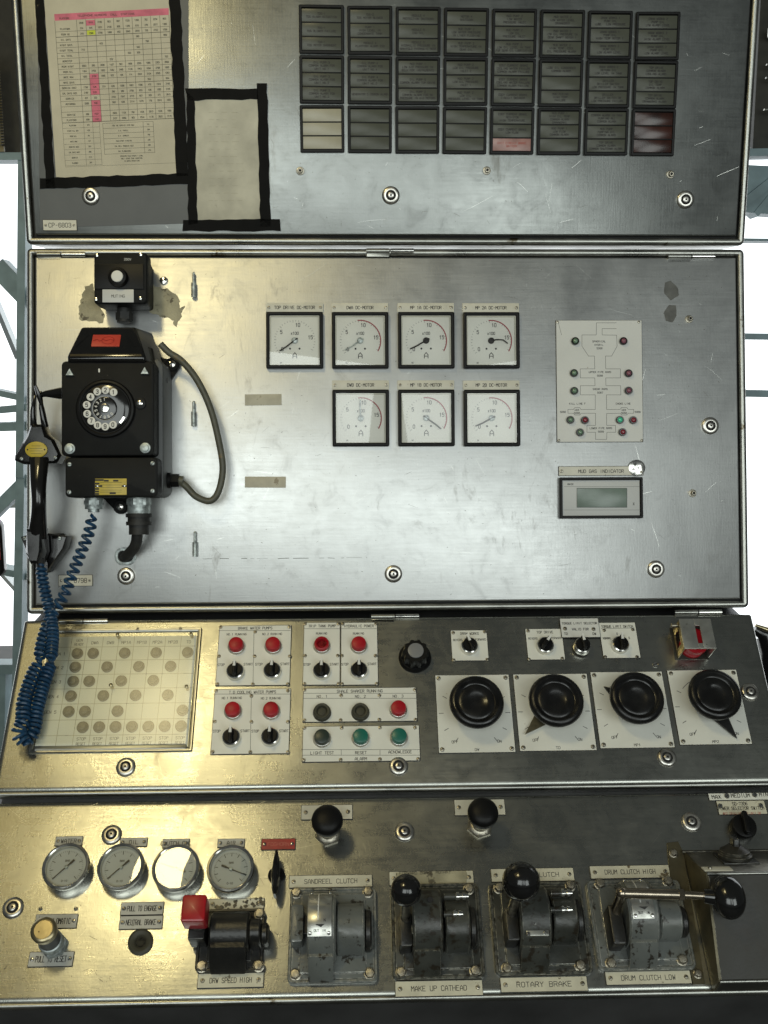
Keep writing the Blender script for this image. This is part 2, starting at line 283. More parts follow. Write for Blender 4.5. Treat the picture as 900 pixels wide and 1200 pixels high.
# ------------------------------------------------------------------ mesh builder (millimetres)
class MB:
    def __init__(s): s.v = []; s.f = []; s.mi = []; s.m = Matrix.Identity(4); s.cur = 0
    def add(s, vs, fs):
        b = len(s.v); s.v += [s.m @ Vector(p) for p in vs]; s.f += [tuple(b + i for i in f) for f in fs]; s.mi += [s.cur] * len(fs)
        return s
    def loft(s, loops, cap0=True, cap1=True):
        n = len(loops[0]); vs = [p for l in loops for p in l]; fs = []
        for k in range(len(loops) - 1):
            for i in range(n):
                j = (i + 1) % n; fs.append((k * n + i, k * n + j, (k + 1) * n + j, (k + 1) * n + i))
        if cap0: fs.append(tuple(reversed(range(n))))
        if cap1: fs.append(tuple((len(loops) - 1) * n + i for i in range(n)))
        return s.add(vs, fs)
    def rloop(s, cx, cy, w, h, r, z, seg=4):
        r = max(.01, min(r, w / 2 - .01, h / 2 - .01)); out = []
        for (sx, sy, a0) in ((1, 1, 0), (-1, 1, 90), (-1, -1, 180), (1, -1, 270)):
            for k in range(seg + 1):
                a = radians(a0 + 90 * k / seg)
                out.append((cx + sx * (w / 2 - r) + r * cos(a), cy + sy * (h / 2 - r) + r * sin(a), z))
        return out
    def plate(s, cx, cy, w, h, z0, z1, r=1, bev=.5, seg=3):
        L = [s.rloop(cx, cy, w, h, r, z0, seg), s.rloop(cx, cy, w, h, r, z1 - bev, seg),
             s.rloop(cx, cy, w - bev * .6, h - bev * .6, max(.05, r - bev * .3), z1 - bev * .3, seg), s.rloop(cx, cy, w - 2 * bev, h - 2 * bev, max(.04, r - bev), z1, seg)]
        return s.loft(L)
    def ring(s, cx, cy, w, h, prof, r=1, seg=3, cap1=False, cap0=False):     # prof = [(inset, z)]
        return s.loft([s.rloop(cx, cy, w - 2 * i, h - 2 * i, max(.05, r - i if r - i > 0 else .05), z, seg) for i, z in prof], cap0, cap1)
    def lathe(s, prof, c=(0, 0, 0), seg=24, cap=True):                        # prof = [(r, z)]
        L = [[(c[0] + r * cos(2 * pi * k / seg), c[1] + r * sin(2 * pi * k / seg), c[2] + z) for k in range(seg)] for r, z in [(max(r, .01), z) for r, z in prof]]
        return s.loft(L, cap, cap)
    def poly(s, pts, z0, z1, bev=0):
        a = sum(pts[i][0] * pts[(i + 1) % len(pts)][1] - pts[(i + 1) % len(pts)][0] * pts[i][1] for i in range(len(pts)))
        if a < 0: pts = pts[::-1]
        if bev:
            cx = sum(p[0] for p in pts) / len(pts); cy = sum(p[1] for p in pts) / len(pts)
            def sh(p):
                d = hypot(p[0] - cx, p[1] - cy) or 1; k = max(0, 1 - bev / d); return (cx + (p[0] - cx) * k, cy + (p[1] - cy) * k, z1)
            return s.loft([[(*p, z0) for p in pts], [(*p, z1 - bev) for p in pts], [sh(p) for p in pts]])
        return s.loft([[(*p, z0) for p in pts], [(*p, z1) for p in pts]])
    def profx(s, pts, x0, x1, bev=1):                                         # outline in (v, w) pushed along u
        a = sum(pts[i][0] * pts[(i + 1) % len(pts)][1] - pts[(i + 1) % len(pts)][0] * pts[i][1] for i in range(len(pts)))
        if a < 0: pts = pts[::-1]
        cy = sum(p[0] for p in pts) / len(pts); cz = sum(p[1] for p in pts) / len(pts)
        def ins(x):
            o = []
            for p in pts:
                d = hypot(p[0] - cy, p[1] - cz) or 1; k = max(0, 1 - bev / d); o.append((x, cy + (p[0] - cy) * k, cz + (p[1] - cz) * k))
            return o
        return s.loft([ins(x0), [(x0 + bev, *p) for p in pts], [(x1 - bev, *p) for p in pts], ins(x1)])
    def sphere(s, c, rx, ry=None, rz=None, n=20, m=12):
        ry = ry or rx; rz = rz or rx
        L = [[(c[0] + rx * sin(t) * cos(2 * pi * k / n), c[1] + ry * sin(t) * sin(2 * pi * k / n), c[2] - rz * cos(t)) for k in range(n)]
             for t in [max(.02, min(pi - .02, pi * j / m)) for j in range(m + 1)]]
        return s.loft(L)
    def tube(s, path, r, seg=10, cap=True):
        P = [Vector(p) for p in path]; n = len(P); rr = r if isinstance(r, (list, tuple)) else [r] * n
        up = None; L = []
        for i in range(n):
            t = (P[min(i + 1, n - 1)] - P[max(i - 1, 0)]).normalized()
            if up is None:
                up = t.orthogonal().normalized()
            else:
                up = (up - t * up.dot(t)); up = up.normalized() if up.length > 1e-6 else t.orthogonal().normalized()
            b = t.cross(up)
            L.append([tuple(P[i] + (up * cos(2 * pi * k / seg) + b * sin(2 * pi * k / seg)) * rr[i]) for k in range(seg)])
        return s.loft(L, cap, cap)
    def seg_(s, a, b, w, z):
        d = Vector((b[0] - a[0], b[1] - a[1])); l = d.length
        if l < 1e-6: return s
        d /= l; n = Vector((-d.y, d.x)) * (w / 2); e = d * (w * .35)
        s.add([(a[0] - e.x - n.x, a[1] - e.y - n.y, z), (b[0] + e.x - n.x, b[1] + e.y - n.y, z), (b[0] + e.x + n.x, b[1] + e.y + n.y, z), (a[0] - e.x + n.x, a[1] - e.y + n.y, z)], [(0, 1, 2, 3)])
        return s
    def line(s, pts, w, z):
        for i in range(len(pts) - 1): s.seg_(pts[i], pts[i + 1], w, z + .012 * (i % 3))
        return s
    def text(s, st, cx, cy, h, z, wf=1.0, rot=0, wt=.13):
        k = h / 6; adv = 5.6 * k * wf; x = -adv * len(st) / 2 + .8 * k * wf; c, sn = cos(rot), sin(rot)
        q = 0
        for ch in st:
            for stroke in FONT.get(ch, '').split(';'):
                if not stroke: continue
                P = []
                for t in stroke.split():
                    a, b = map(float, t.split(',')); X = x + a * k * wf; Y = (b - 3) * k
                    P.append((cx + X * c - Y * sn, cy + X * sn + Y * c))
                s.line(P, h * wt, z + .01 * (q % 2)); q += 1
            x += adv
        return s
    def mesh(s, name, mats, smooth=True):
        me = bpy.data.meshes.new(name)
        me.from_pydata([tuple(p / 1000) for p in s.v], [], s.f)
        for m in (mats if isinstance(mats, (list, tuple)) else [mats]): me.materials.append(M[m])
        me.polygons.foreach_set('material_index', s.mi)
        if smooth:
            me.polygons.foreach_set('use_smooth', [True] * len(s.f)); me.set_sharp_from_angle(angle=radians(38))
        me.update(); return me

CACHE = {}
def cached(key, name, mats, fn):
    if key not in CACHE:
        b = MB(); fn(b); CACHE[key] = b.mesh(name, mats)
    return CACHE[key]
def link(name, data, parent=None, loc=(0, 0, 0), rz=0):
    o = bpy.data.objects.new(name, data); C.objects.link(o)
    if parent: o.parent = parent
    o.location = [c / 1000 for c in loc]; o.rotation_euler = (0, 0, rz)
    return o
LAMINATE = ('plate', 'cream', 'creamwarm', 'greyplate', 'redplate', 'bopplate')
def laminate(b, rc, z1, r):
    """engraving laminate: the sides show the black core, the face is the coloured skin"""
    b.mi = [1] * len(b.mi); b.cur = 0
    b.add(b.rloop(0, 0, rc[2] - 1.5, rc[3] - 1.5, max(.1, r - .5), z1 + .04, 3), [tuple(range(16))]); b.cur = 0
class Th:
    """a thing fixed on panel P, its origin where pixel (x, y) meets the panel"""
    def __init__(s, name, label, cat, P, x, y, w=0, group=None):
        s.P = P; s.u, s.v = pt(P, x, y, w); s.w = w
        s.o = bpy.data.objects.new(name, None); C.objects.link(s.o); s.o.empty_display_size = .02
        s.o.matrix_world = P @ Matrix.Translation((s.u / 1000, s.v / 1000, w / 1000))
        s.o['label'] = label; s.o['category'] = cat
        if group: s.o['group'] = group
    def l(s, x, y, w=0):
        u, v = pt(s.P, x, y, w + s.w); return u - s.u, v - s.v
    def rect(s, x0, y0, x1, y1, w=0):
        a = s.l(x0, (y0 + y1) / 2, w); b = s.l(x1, (y0 + y1) / 2, w); c = s.l((x0 + x1) / 2, y0, w); d = s.l((x0 + x1) / 2, y1, w)
        return (a[0] + b[0]) / 2, (c[1] + d[1]) / 2, b[0] - a[0], c[1] - d[1]
    def part(s, name, b, mats, parent=None, loc=(0, 0, 0), rz=0, stuff=False):
        me = b.mesh(name, mats) if isinstance(b, MB) else b
        o = link(name, me, parent or s.o, loc, rz)
        if stuff: o['kind'] = 'stuff'
        return o
    def plate(s, name, rc, z0, z1, mats, r=1, bev=.4, parent=None):
        b = MB(); b.plate(0, 0, rc[2], rc[3], z0, z1, r, bev)
        if mats in LAMINATE: laminate(b, rc, z1, r)
        return s.part(name, b, [mats, 'ink'] if mats in LAMINATE else mats, parent, (rc[0], rc[1], 0))
    def screw(s, x, y, z, r=2.4, mats='dullmetal', parent=None, px=True):
        u, v = s.l(x, y, z) if px else (x, y)
        return s.part('screw', screw_mesh(r, mats), None, parent, (u, v, z), random.uniform(0, pi))
    def letters(s, items, z, mats='ink', parent=None, name='lettering', wf=1.0, wt=.13, px=True):
        b = MB()
        for it in items:
            st, x, y, h = it[:4]; rot = it[4] if len(it) > 4 else 0; u, v = s.l(x, y, z) if px else (x, y)
            b.text(st, u, v, h, z + .08, it[5] if len(it) > 5 else wf, rot, wt)
        return s.part(name, b, mats, parent)

def screw_mesh(r, mats):
    def f(b):
        b.lathe([(r, 0), (r, r * .25), (r * .8, r * .5), (r * .3, r * .62)], seg=12)
        b.cur = 1; b.plate(0, 0, r * 1.5, r * .28, r * .55, r * .66, .1, .02, 1)
    return cached(('screw', round(r, 2), mats), 'screw', [mats, 'ink'], f)
def hex_mesh(r, mats='dullmetal'):
    def f(b):
        b.lathe([(r * 1.15, 0), (r * 1.15, r * .15), (r * 1.05, r * .2)], seg=20)
        h = [(r * cos(pi / 3 * k + .2), r * sin(pi / 3 * k + .2)) for k in range(6)]
        b.poly(h, r * .2, r * .95, r * .16); b.lathe([(r * .78, r * .9), (r * .74, r * 1.02), (r * .5, r * 1.05)], seg=16)
    return cached(('hex', round(r, 2), mats), 'hex_bolt', [mats], f)

# ================================================================== the console
console = bpy.data.objects.new('control_console', None); C.objects.link(console); console.matrix_world = Matrix.Translation((0, .3, 0))
console['label'] = 'stainless steel control console with two hinged door panels above two sloping desk panels'
console['category'] = 'control console'
def cpart(name, b, mats, P, loc=(0, 0, 0), rz=0, stuff=False, parent=None):
    me = b.mesh(name, mats) if isinstance(b, MB) else b
    o = bpy.data.objects.new(name, me); C.objects.link(o); o.parent = parent or console
    mw = P @ Matrix.Translation([c / 1000 for c in loc]) @ Matrix.Rotation(rz, 4, 'Z')
    par = parent.matrix_world if parent else console.matrix_world
    o.matrix_local = par.inverted() @ mw
    if stuff: o['kind'] = 'stuff'
    return o
UW = 1220
def enclosure(P, v0, v1, doorinset=19, dm='steel'):
    h = v1 - v0; cy = (v0 + v1) / 2
    b = MB(); b.ring(0, 0, UW, h, [(0, -220), (0, -7), (.8, -3.5), (3, -1), (6, 0), (9, -.6), (11.5, -2.5), (12.3, -5), (12.6, -10)], r=9, seg=5, cap0=True)
    b.cur = 1; b.ring(0, 0, UW, h, [(12.6, -10), (30, -10)], r=5, seg=5)
    cpart('frame', b, ['frame', 'gap'], P, (0, cy, 0))
    b = MB(); b.ring(0, 0, UW, h, [(doorinset - 3, -9.5), (doorinset - 3, -2.5), (doorinset - 2.2, -.8), (doorinset - .6, 0)], r=6, seg=5, cap1=True, cap0=True)
    cpart('door', b, dm, P, (0, cy, 0))
enclosure(PA, 2, 530, dm='steel_shaded')
enclosure(PB, 3, HB * 1000 - 3)
# the two sloping desks: folded sheets with rounded front lips
for P, top, bot, m in ((PC, -6, -LC * 1000 + 5, 'steel_desk'), (PD, -9, -LD * 1000 - 7, 'steel_desk')):
    b = MB(); cy = (top + bot) / 2; h = top - bot
    b.ring(0, 0, UW + 4 if P is PC else UW + 60, h, [(0, -34), (0, -6), (.9, -3), (2.8, -1), (6, 0), (9, 0)], r=5, seg=4, cap0=True, cap1=True)
    cpart('desk_panel', b, m, P, (0, cy, 0))
    b = MB(); b.tube([(-UW / 2 - (26 if P is PD else 0), bot - .5, -4.5), (UW / 2 + (26 if P is PD else 0), bot - .5, -4.5)], 4.2, 12)
    cpart('front_lip', b, 'frame', P)
# carcass under the desks, dark in the gaps
b = MB()
k1 = PC @ Vector((0, 0, -.03)); k2 = PC @ Vector((0, -LC, -.03)); k3 = PD @ Vector((0, -LD, -.03))
prof = [(.25, Z0), (k1.y, k1.z), (k2.y + .01, k2.z), (k3.y, k3.z), (k3.y + .06, k3.z - .10), (k3.y + .20, .02), (.25, .02)]
L2 = [[(x, p[0] * 1000 - 300, p[1] * 1000) for p in prof] for x in (-UW / 2 + 2, UW / 2 - 2)]
b.loft(L2); cpart('carcass', b, 'body', Matrix.Translation((0, .3, 0)))

def lock_mesh():
    def f(b):
        b.lathe([(15, 0), (14.8, 1.4), (13.2, 3.2), (10.5, 4.0), (8.6, 4.0), (8.2, 3.2)], seg=32)
        b.cur = 1; b.lathe([(8.2, 3.2), (7.6, 3.9), (5.6, 3.9)], seg=24)
        b.cur = 0; b.lathe([(5.2, 3.6), (5.0, 5.2), (4.2, 5.6), (1, 5.65)], seg=20); b.cur = 1; b.plate(0, 0, 3.2, 3.2, 5.5, 5.8, .6, .05)
    return cached('lock', 'lock', ['satin', 'gap'], f)
for P, pts in ((PA, [(106.5, 230), (458, 229), (803, 234)]), (PB, [(148, 675), (461, 672.5), (768.5, 667), (832, 499)]),
               (PC, [(147.5, 899), (467, 898), (781.5, 888), (879, 811)]), (PD, [(15.5, 1064), (131, 978.5), (474, 975), (810, 963.5)])):
    for x, y in pts:
        u, v = pt(P, x, y); cpart('lock', lock_mesh(), None, P, (u, v, 0), random.uniform(-.3, .3))
def stud_mesh():
    def f(b):
        b.lathe([(7, 0), (6.4, 1.2), (4, 1.8)], seg=14)
        h = [(4.6 * cos(pi / 3 * k), 4.6 * sin(pi / 3 * k)) for k in range(6)]; b.poly(h, 1.5, 8, 1); b.cur = 1; b.lathe([(2.4, 8), (2.2, 8.3)], seg=10)
    return cached('stud', 'stud', ['dullmetal', 'gap'], f)
for P, pts in ((PA, [(352, 200.5), (570.5, 200), (785.5, 204.5)]), (PB, [(807.5, 374), (811.5, 578)])):
    for x, y in pts:
        u, v = pt(P, x, y); cpart('stud', stud_mesh(), None, P, (u, v, 0))
for P, x, y, r in ((PB, 192, 329, 7), (PC, 768, 779, 5), (PD, 47.5, 1065, 3), (PD, 89, 1065, 3)):
    u, v = pt(P, x, y); cpart('screw', screw_mesh(r, 'chrome'), None, P, (u, v, 0), .5)
def hinge_mesh():
    def f(b):
        for s, x in ((0, -20.5), (1, 20.5)):
            b.cur = s; b.tube([(x - 19.5, 0, 0), (x + 19.5, 0, 0)], 4.2, 14)
        b.cur = 0; b.plate(-20.5, -5, 38, 9, -5, -1, 1, .3)
    return cached('hinge', 'hinge', ['frame', 'chrome'], f)
for P, x, y, w in ((PB, 72, 298, 1), (PB, 457, 294, 1), (PB, 810, 300.5, 1), (PC, 98, 728, 1), (PC, 463, 722.5, 1), (PC, 818, 717.5, 1)):
    u, v = pt(P, x, y, w); cpart('hinge', hinge_mesh(), None, P, (u, v, w))
# stay pins on the middle door
def pin_mesh():
    def f(b):
        b.tube([(0, -16, 5), (0, 8, 5)], 4.2, 12); b.tube([(0, 8, 5), (0, 24, 5)], 2.3, 10); b.sphere((0, 24, 5), 2.3, n=10, m=6); b.plate(0, -4, 6, 22, 0, 2, 1, .3)
    return cached('pin', 'door_pin', ['zinc'], f)
for x, y in ((227, 337), (227, 488), (228.5, 641)):
    u, v = pt(PB, x, y, 5); cpart('door_pin', pin_mesh(), None, PB, (u, v, 0))
# old adhesive left round the muting box, grease stains, scratches
def blob(P, name, m, pts, z=.25, jag=2.0):
    loc = [pt(P, *p) for p in pts]; out = []
    for i in range(len(loc)):
        a, c = loc[i], loc[(i + 1) % len(loc)]
        n = max(1, int(hypot(c[0] - a[0], c[1] - a[1]) / 4))
        for k in range(n):
            t = k / n; out.append((a[0] + (c[0] - a[0]) * t + random.uniform(-jag, jag), a[1] + (c[1] - a[1]) * t + random.uniform(-jag, jag)))
    b = MB(); b.poly(out, -.2, z); cpart(name, b, m, P)
blob(PB, 'adhesive_patch', 'patch', [(100, 336), (110, 333), (113, 352), (122, 368), (122, 378), (104, 377), (92, 374), (93, 358), (96, 345)])
blob(PB, 'adhesive_patch', 'patch', [(176, 333), (196, 339), (210, 349), (212, 360), (217, 357), (213, 368), (207, 384), (199, 372), (188, 372), (176, 366)])
blob(PB, 'grease_stain', 'stain', [(779, 331), (786, 329), (794, 337), (796, 346), (786, 352), (778, 344)], .12, .5)
blob(PB, 'grease_stain', 'stain', [(784, 357), (792, 358), (793, 370), (788, 378), (780, 376), (778, 366)], .12, .5)
b = MB(); u0, v0 = pt(PB, 238, 655); u1, v1 = pt(PB, 430, 654)
x = u0
while x < u1:
    n = random.uniform(4, 26); b.seg_((x, v0 + random.uniform(-.5, .5)), (min(x + n, u1), v0 + random.uniform(-.5, .5)), random.uniform(.3, .9), .1); x += n + random.uniform(3, 22)
cpart('scratch_marks', b, 'inkgrey', PB, stuff=True)
rs_ = random.Random(11)
def scratches(P, u0, u1, v0, v1, n, m, wmin, wmax, lmax, ang=None):
    b = MB()
    for _ in range(n):
        u, v = rs_.uniform(u0, u1), rs_.uniform(v0, v1); a = rs_.gauss(0, .5) + rs_.choice((0, 0, 1.3, -.8)); l = rs_.uniform(3, lmax) * rs_.random(); k = rs_.uniform(-.02, .02)
        w = rs_.uniform(wmin, wmax); pts = []
        for i in range(5): pts.append((u, v)); u += l / 4 * cos(a); v += l / 4 * sin(a); a += k * 3
        for i in range(4):
            if u0 < pts[i][0] < u1 and v0 < pts[i][1] < v1: b.seg_(pts[i], pts[i + 1], w * (.4 + .6 * sin(pi * (i + .5) / 4)), .05 + .01 * i)
    cpart('scratch_marks', b, m, P, stuff=True)
for P, v0, v1, k in ((PA, 30, 380, .8), (PB, 25, 595, 1.2), (PC, -285, -15, 1), (PD, -275, -15, 1.6)):
    scratches(P, -585, 585, v0, v1, int(110 * k), 'scuff_light', .12, .32, 60)
    scratches(P, -585, 585, v0, v1, int(70 * k), 'scuff_dark', .15, .45, 26)
    scratches(P, -585, 585, v0, v1, int(220 * k), 'scuff_dark', .3, .9, 3.2)
scratches(PD, -585, -120, -275, -120, 160, 'scuff_dark', .2, .7, 16)
# cable entry hole below the telephone
u, v = pt(PB, 147, 652); b = MB(); b.ring(0, 0, 36, 30, [(0, 0), (0, 1), (2, 1.6), (5, 1.6), (6, .6)], r=14, seg=6); b.cur = 1; b.plate(0, 0, 25, 19, 0, .5, 9, .1, 6)
cpart('cable_entry', b, ['zinc', 'gap'], PB, (u, v, 0))

# ================================================================== upper door: chart, notice, annunciator
def strip(th, name, quad, z0, z1, m, parent=None, wob=1.2):
    """tape strip through four pixel corners, edges a little uneven"""
    q = [th.l(*p) for p in quad]; out = []
    for i in range(4):
        a, c = q[i], q[(i + 1) % 4]; n = max(1, int(hypot(c[0] - a[0], c[1] - a[1]) / 14))
        for k in range(n):
            t = k / n; out.append((a[0] + (c[0] - a[0]) * t + random.uniform(-wob, wob) * (k > 0), a[1] + (c[1] - a[1]) * t + random.uniform(-wob, wob) * (k > 0)))
    b = MB(); b.poly(out, z0, z1, .15); return th.part(name, b, m, parent)
ch = Th('timetable_chart', 'large yellowed printed table with pink marker cells, framed in wide black tape', 'chart', PA, 130, 105)
strip(ch, 'grey_area', [(43, -40), (221, -40), (221, 262), (47, 267)], 0, .5, 'darkgrey', wob=0)  # plain dark grey area behind the chart, reaching below the tape
strip(ch, 'paper', [(50, -30), (205, -30), (207.5, 204), (66, 209)], .5, .9, 'paper', wob=0)
for q in ([(40, -30), (50, -30), (65, 221), (54, 221)], [(47, 209), (228, 203), (220, 216), (47, 221.5)], [(197, -30), (210, -30), (221, 206), (207, 207)]):
    strip(ch, 'tape', q, .9, 1.5, 'tape')
# printing: bilinear in the paper's own quad
def Q(fx, fy, z=1):
    a = (60.5 + fx * 137.0, 12 + fy * 0); tl, tr, br, bl = (63.5, 16.5), (197.5, 9.5), (207.0, 193.5), (77.0, 198.5)
    x = (tl[0] * (1 - fx) + tr[0] * fx) * (1 - fy) + (bl[0] * (1 - fx) + br[0] * fx) * fy
    y = (tl[1] * (1 - fx) + tr[1] * fx) * (1 - fy) + (bl[1] * (1 - fx) + br[1] * fx) * fy
    return ch.l(x, y, z)
NR = 29; colx = [0, .19] + [.19 + .081 * k for k in range(1, 11)]; colx[-1] = 1
lin = MB()
for r in range(0, 21):
    if r in (1, 2): continue
    y = r / NR + .012; lin.seg_(Q(0, y), Q(1, y), .75 if r in (0, 4, 13, 20) else .45, 1.0)
for i, cx in enumerate(colx): lin.seg_(Q(cx, .045), Q(cx, 20 / NR + .012), .5, 1.03)
for r in range(20, 29):
    y = r / NR + .012; lin.seg_(Q(0, y), Q(.33, y), .3, 1.0)
for cx in (0, .19, .27, .33): lin.seg_(Q(cx, .70), Q(cx, .98), .35, 1.03)
lin.seg_(Q(0, .985), Q(1, .985), .3, 1.0)
for r in range(7): lin.seg_(Q(.36, .715 + r * .033), Q(.81, .715 + r * .033), .4, 1.0)
for cx in (.36, .72, .81): lin.seg_(Q(cx, .715), Q(cx, .915), .45, 1.03)
ch.part('table_lines', lin, 'printline')
b = MB(); a_, b_, c_, d_ = Q(0, 0), Q(1, 0), Q(1, .043), Q(0, .043)
b.poly([a_, b_, c_, d_], .9, 1.02)
for f0, f1 in ((.043, .085), (.46, .60), (.645, .70)):
    pass
for f0, f1 in ((.05, .085), (.395, .53), (.565, .705)):
    b.poly([Q(.273, f0), Q(.350, f0), Q(.350, f1), Q(.273, f1)], .9, .98)
ch.part('pink_marking', b, 'pink')
b = MB(); b.poly([Q(.275, .115), Q(.348, .115), Q(.348, .145), Q(.275, .145)], .9, .98); ch.part('yellow_marking', b, 'yellowmark')
tx = MB()
rows = ['PLATFORM', '', 'PLATFORM', 'ROOM NO', 'NIL DAYS', 'NIGHT DAYS', 'NIGHT TOTAL', 'NIL TOTAL', 'WORKSTEP', 'ROOM NIGHT', 'ROOM NIL', 'MATE MAN', 'MATE DAYS', 'DERRICK ASST', 'CHL DAYS ASS', 'DERRICK', 'MOTORMAN', '', 'SERVICE', 'PLATFORM']
for r in range(20):
    if rows[r]: p = Q(.085, (r + .55) / NR + .045 * 0 + .012, 1); tx.text(rows[r], p[0], p[1], 2.5, 1.1, .85, .03, .17)
    if r in (4, 5, 6, 7, 8, 12, 17): 
        for c in random.sample(range(10), 2 if r != 17 else 0):
            p = Q(.23 + c * .081, (r + .55) / NR + .012); tx.text(str(random.randint(180, 999)), p[0], p[1], 2.5, 1.1, .8, .03, .17)
        continue
    if r < 1: continue
    for c in range(10):
        if r > 13 and c == 2: continue
        p = Q(.23 + c * .081, (r + .55) / NR + .012); tx.text(str(random.randint(100, 2999)), p[0], p[1], 2.5, 1.1, .75, .03, .17)
for r in range(20, 28):
    p = Q(.09, (r + .55) / NR + .012); tx.text(['PLATFORM', 'NIGHT NIL DAY', 'ROOM NIL', 'MATE MAN', 'DERRICK ASST', 'CHL DAYS ASST', 'DERRICK', 'PLUMBER'][r - 20], p[0], p[1], 2.0, 1.1, .75, .03, .17)
    p = Q(.23, (r + .55) / NR + .012); tx.text(str(random.randint(100, 999)), p[0], p[1], 2.0, 1.1, .8, .03, .17)
for r, t in enumerate(['FOR THE SERVICE STOP MEN', 'C.A. PAYELL', 'G.H. CHARLES', 'ASSISTANT STAGING', 'CHL WELL PROBLEM ASST', 'CHL PLUMBLEMEN', 'CHL OUT X BALLING']):
    if r < 6: p = Q(.54, .733 + r * .033); tx.text(t, p[0], p[1], 2.0, 1.1, .8, .03, .17); p = Q(.765, .733 + r * .033); tx.text(str(random.randint(100, 999)), p[0], p[1], 2.0, 1.1, .8, .03, .17)
for k, t in enumerate(['OPERATOR PLUS OTHERS 1 LEVEL', 'AND 1 OTHER TEAM INSPECTED', 'IN WORKS OPERATIONS']): p = Q(.6, .93 + k * .016); tx.text(t, p[0], p[1], 1.8, 1.1, .8, .03, .17)
p = Q(.45, .022); tx.text('TELEPHONE NUMBERS  CALL  STATIONS', p[0], p[1], 2.6, 1.12, 1.15, .04, .17)
ch.part('printed_text', tx, 'printline')

nt_ = Th('notice_sheet', 'small blank dirty note sheet edged with black tape, right of the big chart', 'notice', PA, 265, 185)
strip(nt_, 'paper', [(225, 112), (304, 112), (307, 258), (229, 258)], 1.6, 2.0, 'paperwhite', wob=.3)
for q in ([(217, 104), (302, 104), (303, 117), (221, 118)], [(219, 108), (228, 116), (232, 262), (221, 264)], [(301, 98), (313, 98), (317, 266), (305, 266)], [(215, 258), (328, 257), (329, 271), (214, 271)]):
    strip(nt_, 'tape', q, 2.0, 3.0, 'tape')
tx = MB()
for k in range(13):
    u, v = nt_.l(262, 132 + k * 8.6); u0 = nt_.l(240, 0)[0]; x = -24
    while x < 26:
        n = random.uniform(4, 12); tx.seg_((u + x, v), (u + x + n, v + random.uniform(-.4, .4)), .35, 2.15); x += n + random.uniform(2, 9)
nt_.part('faint_handwriting', tx, 'patch')

def nameplate(name, label, P, x0, y0, x1, y1, lines, m='cream', scr=True, z=0, h=None, ink='ink', cat='nameplate', wf=1.0, sr=2.2, sm='dullmetal', group=None, toff=0):
    t = Th(name, label, cat, P, (x0 + x1) / 2, (y0 + y1) / 2, z, group); rc = t.rect(x0, y0, x1, y1)
    t.plate('plate', rc, 0, 1.8, m, .6, .35)
    n = len(lines); hh = h or rc[3] / max(n, 1) * .45
    b = MB()
    for i, s in enumerate(lines):
        hh = h or rc[3] / n * .38; wa = min(1.15, (rc[2] * .96 - 16) / (len(s) * 5.6 * hh / 6))
        b.text(s, rc[0] + toff, rc[1] + rc[3] * ((n - 1) / 2 - i) / n, hh, 1.9, wa)
    if lines: t.part('lettering', b, ink)
    if scr:
        for sx in (-1, 1): t.screw(rc[0] + sx * (rc[2] / 2 - 5), rc[1], 1.8, sr, sm, px=False)
    return t
nameplate('nameplate', 'cream nameplate reading CP-6803 at the bottom left of the upper door', PA, 50.5, 257.5, 90.5, 270.5, ['CP-6803'], wf=.8)
nameplate('nameplate', 'cream nameplate ending 6798 behind the blue coiled cord', PB, 68.5, 673.5, 109, 687, ['CP-6798'], wf=.8)

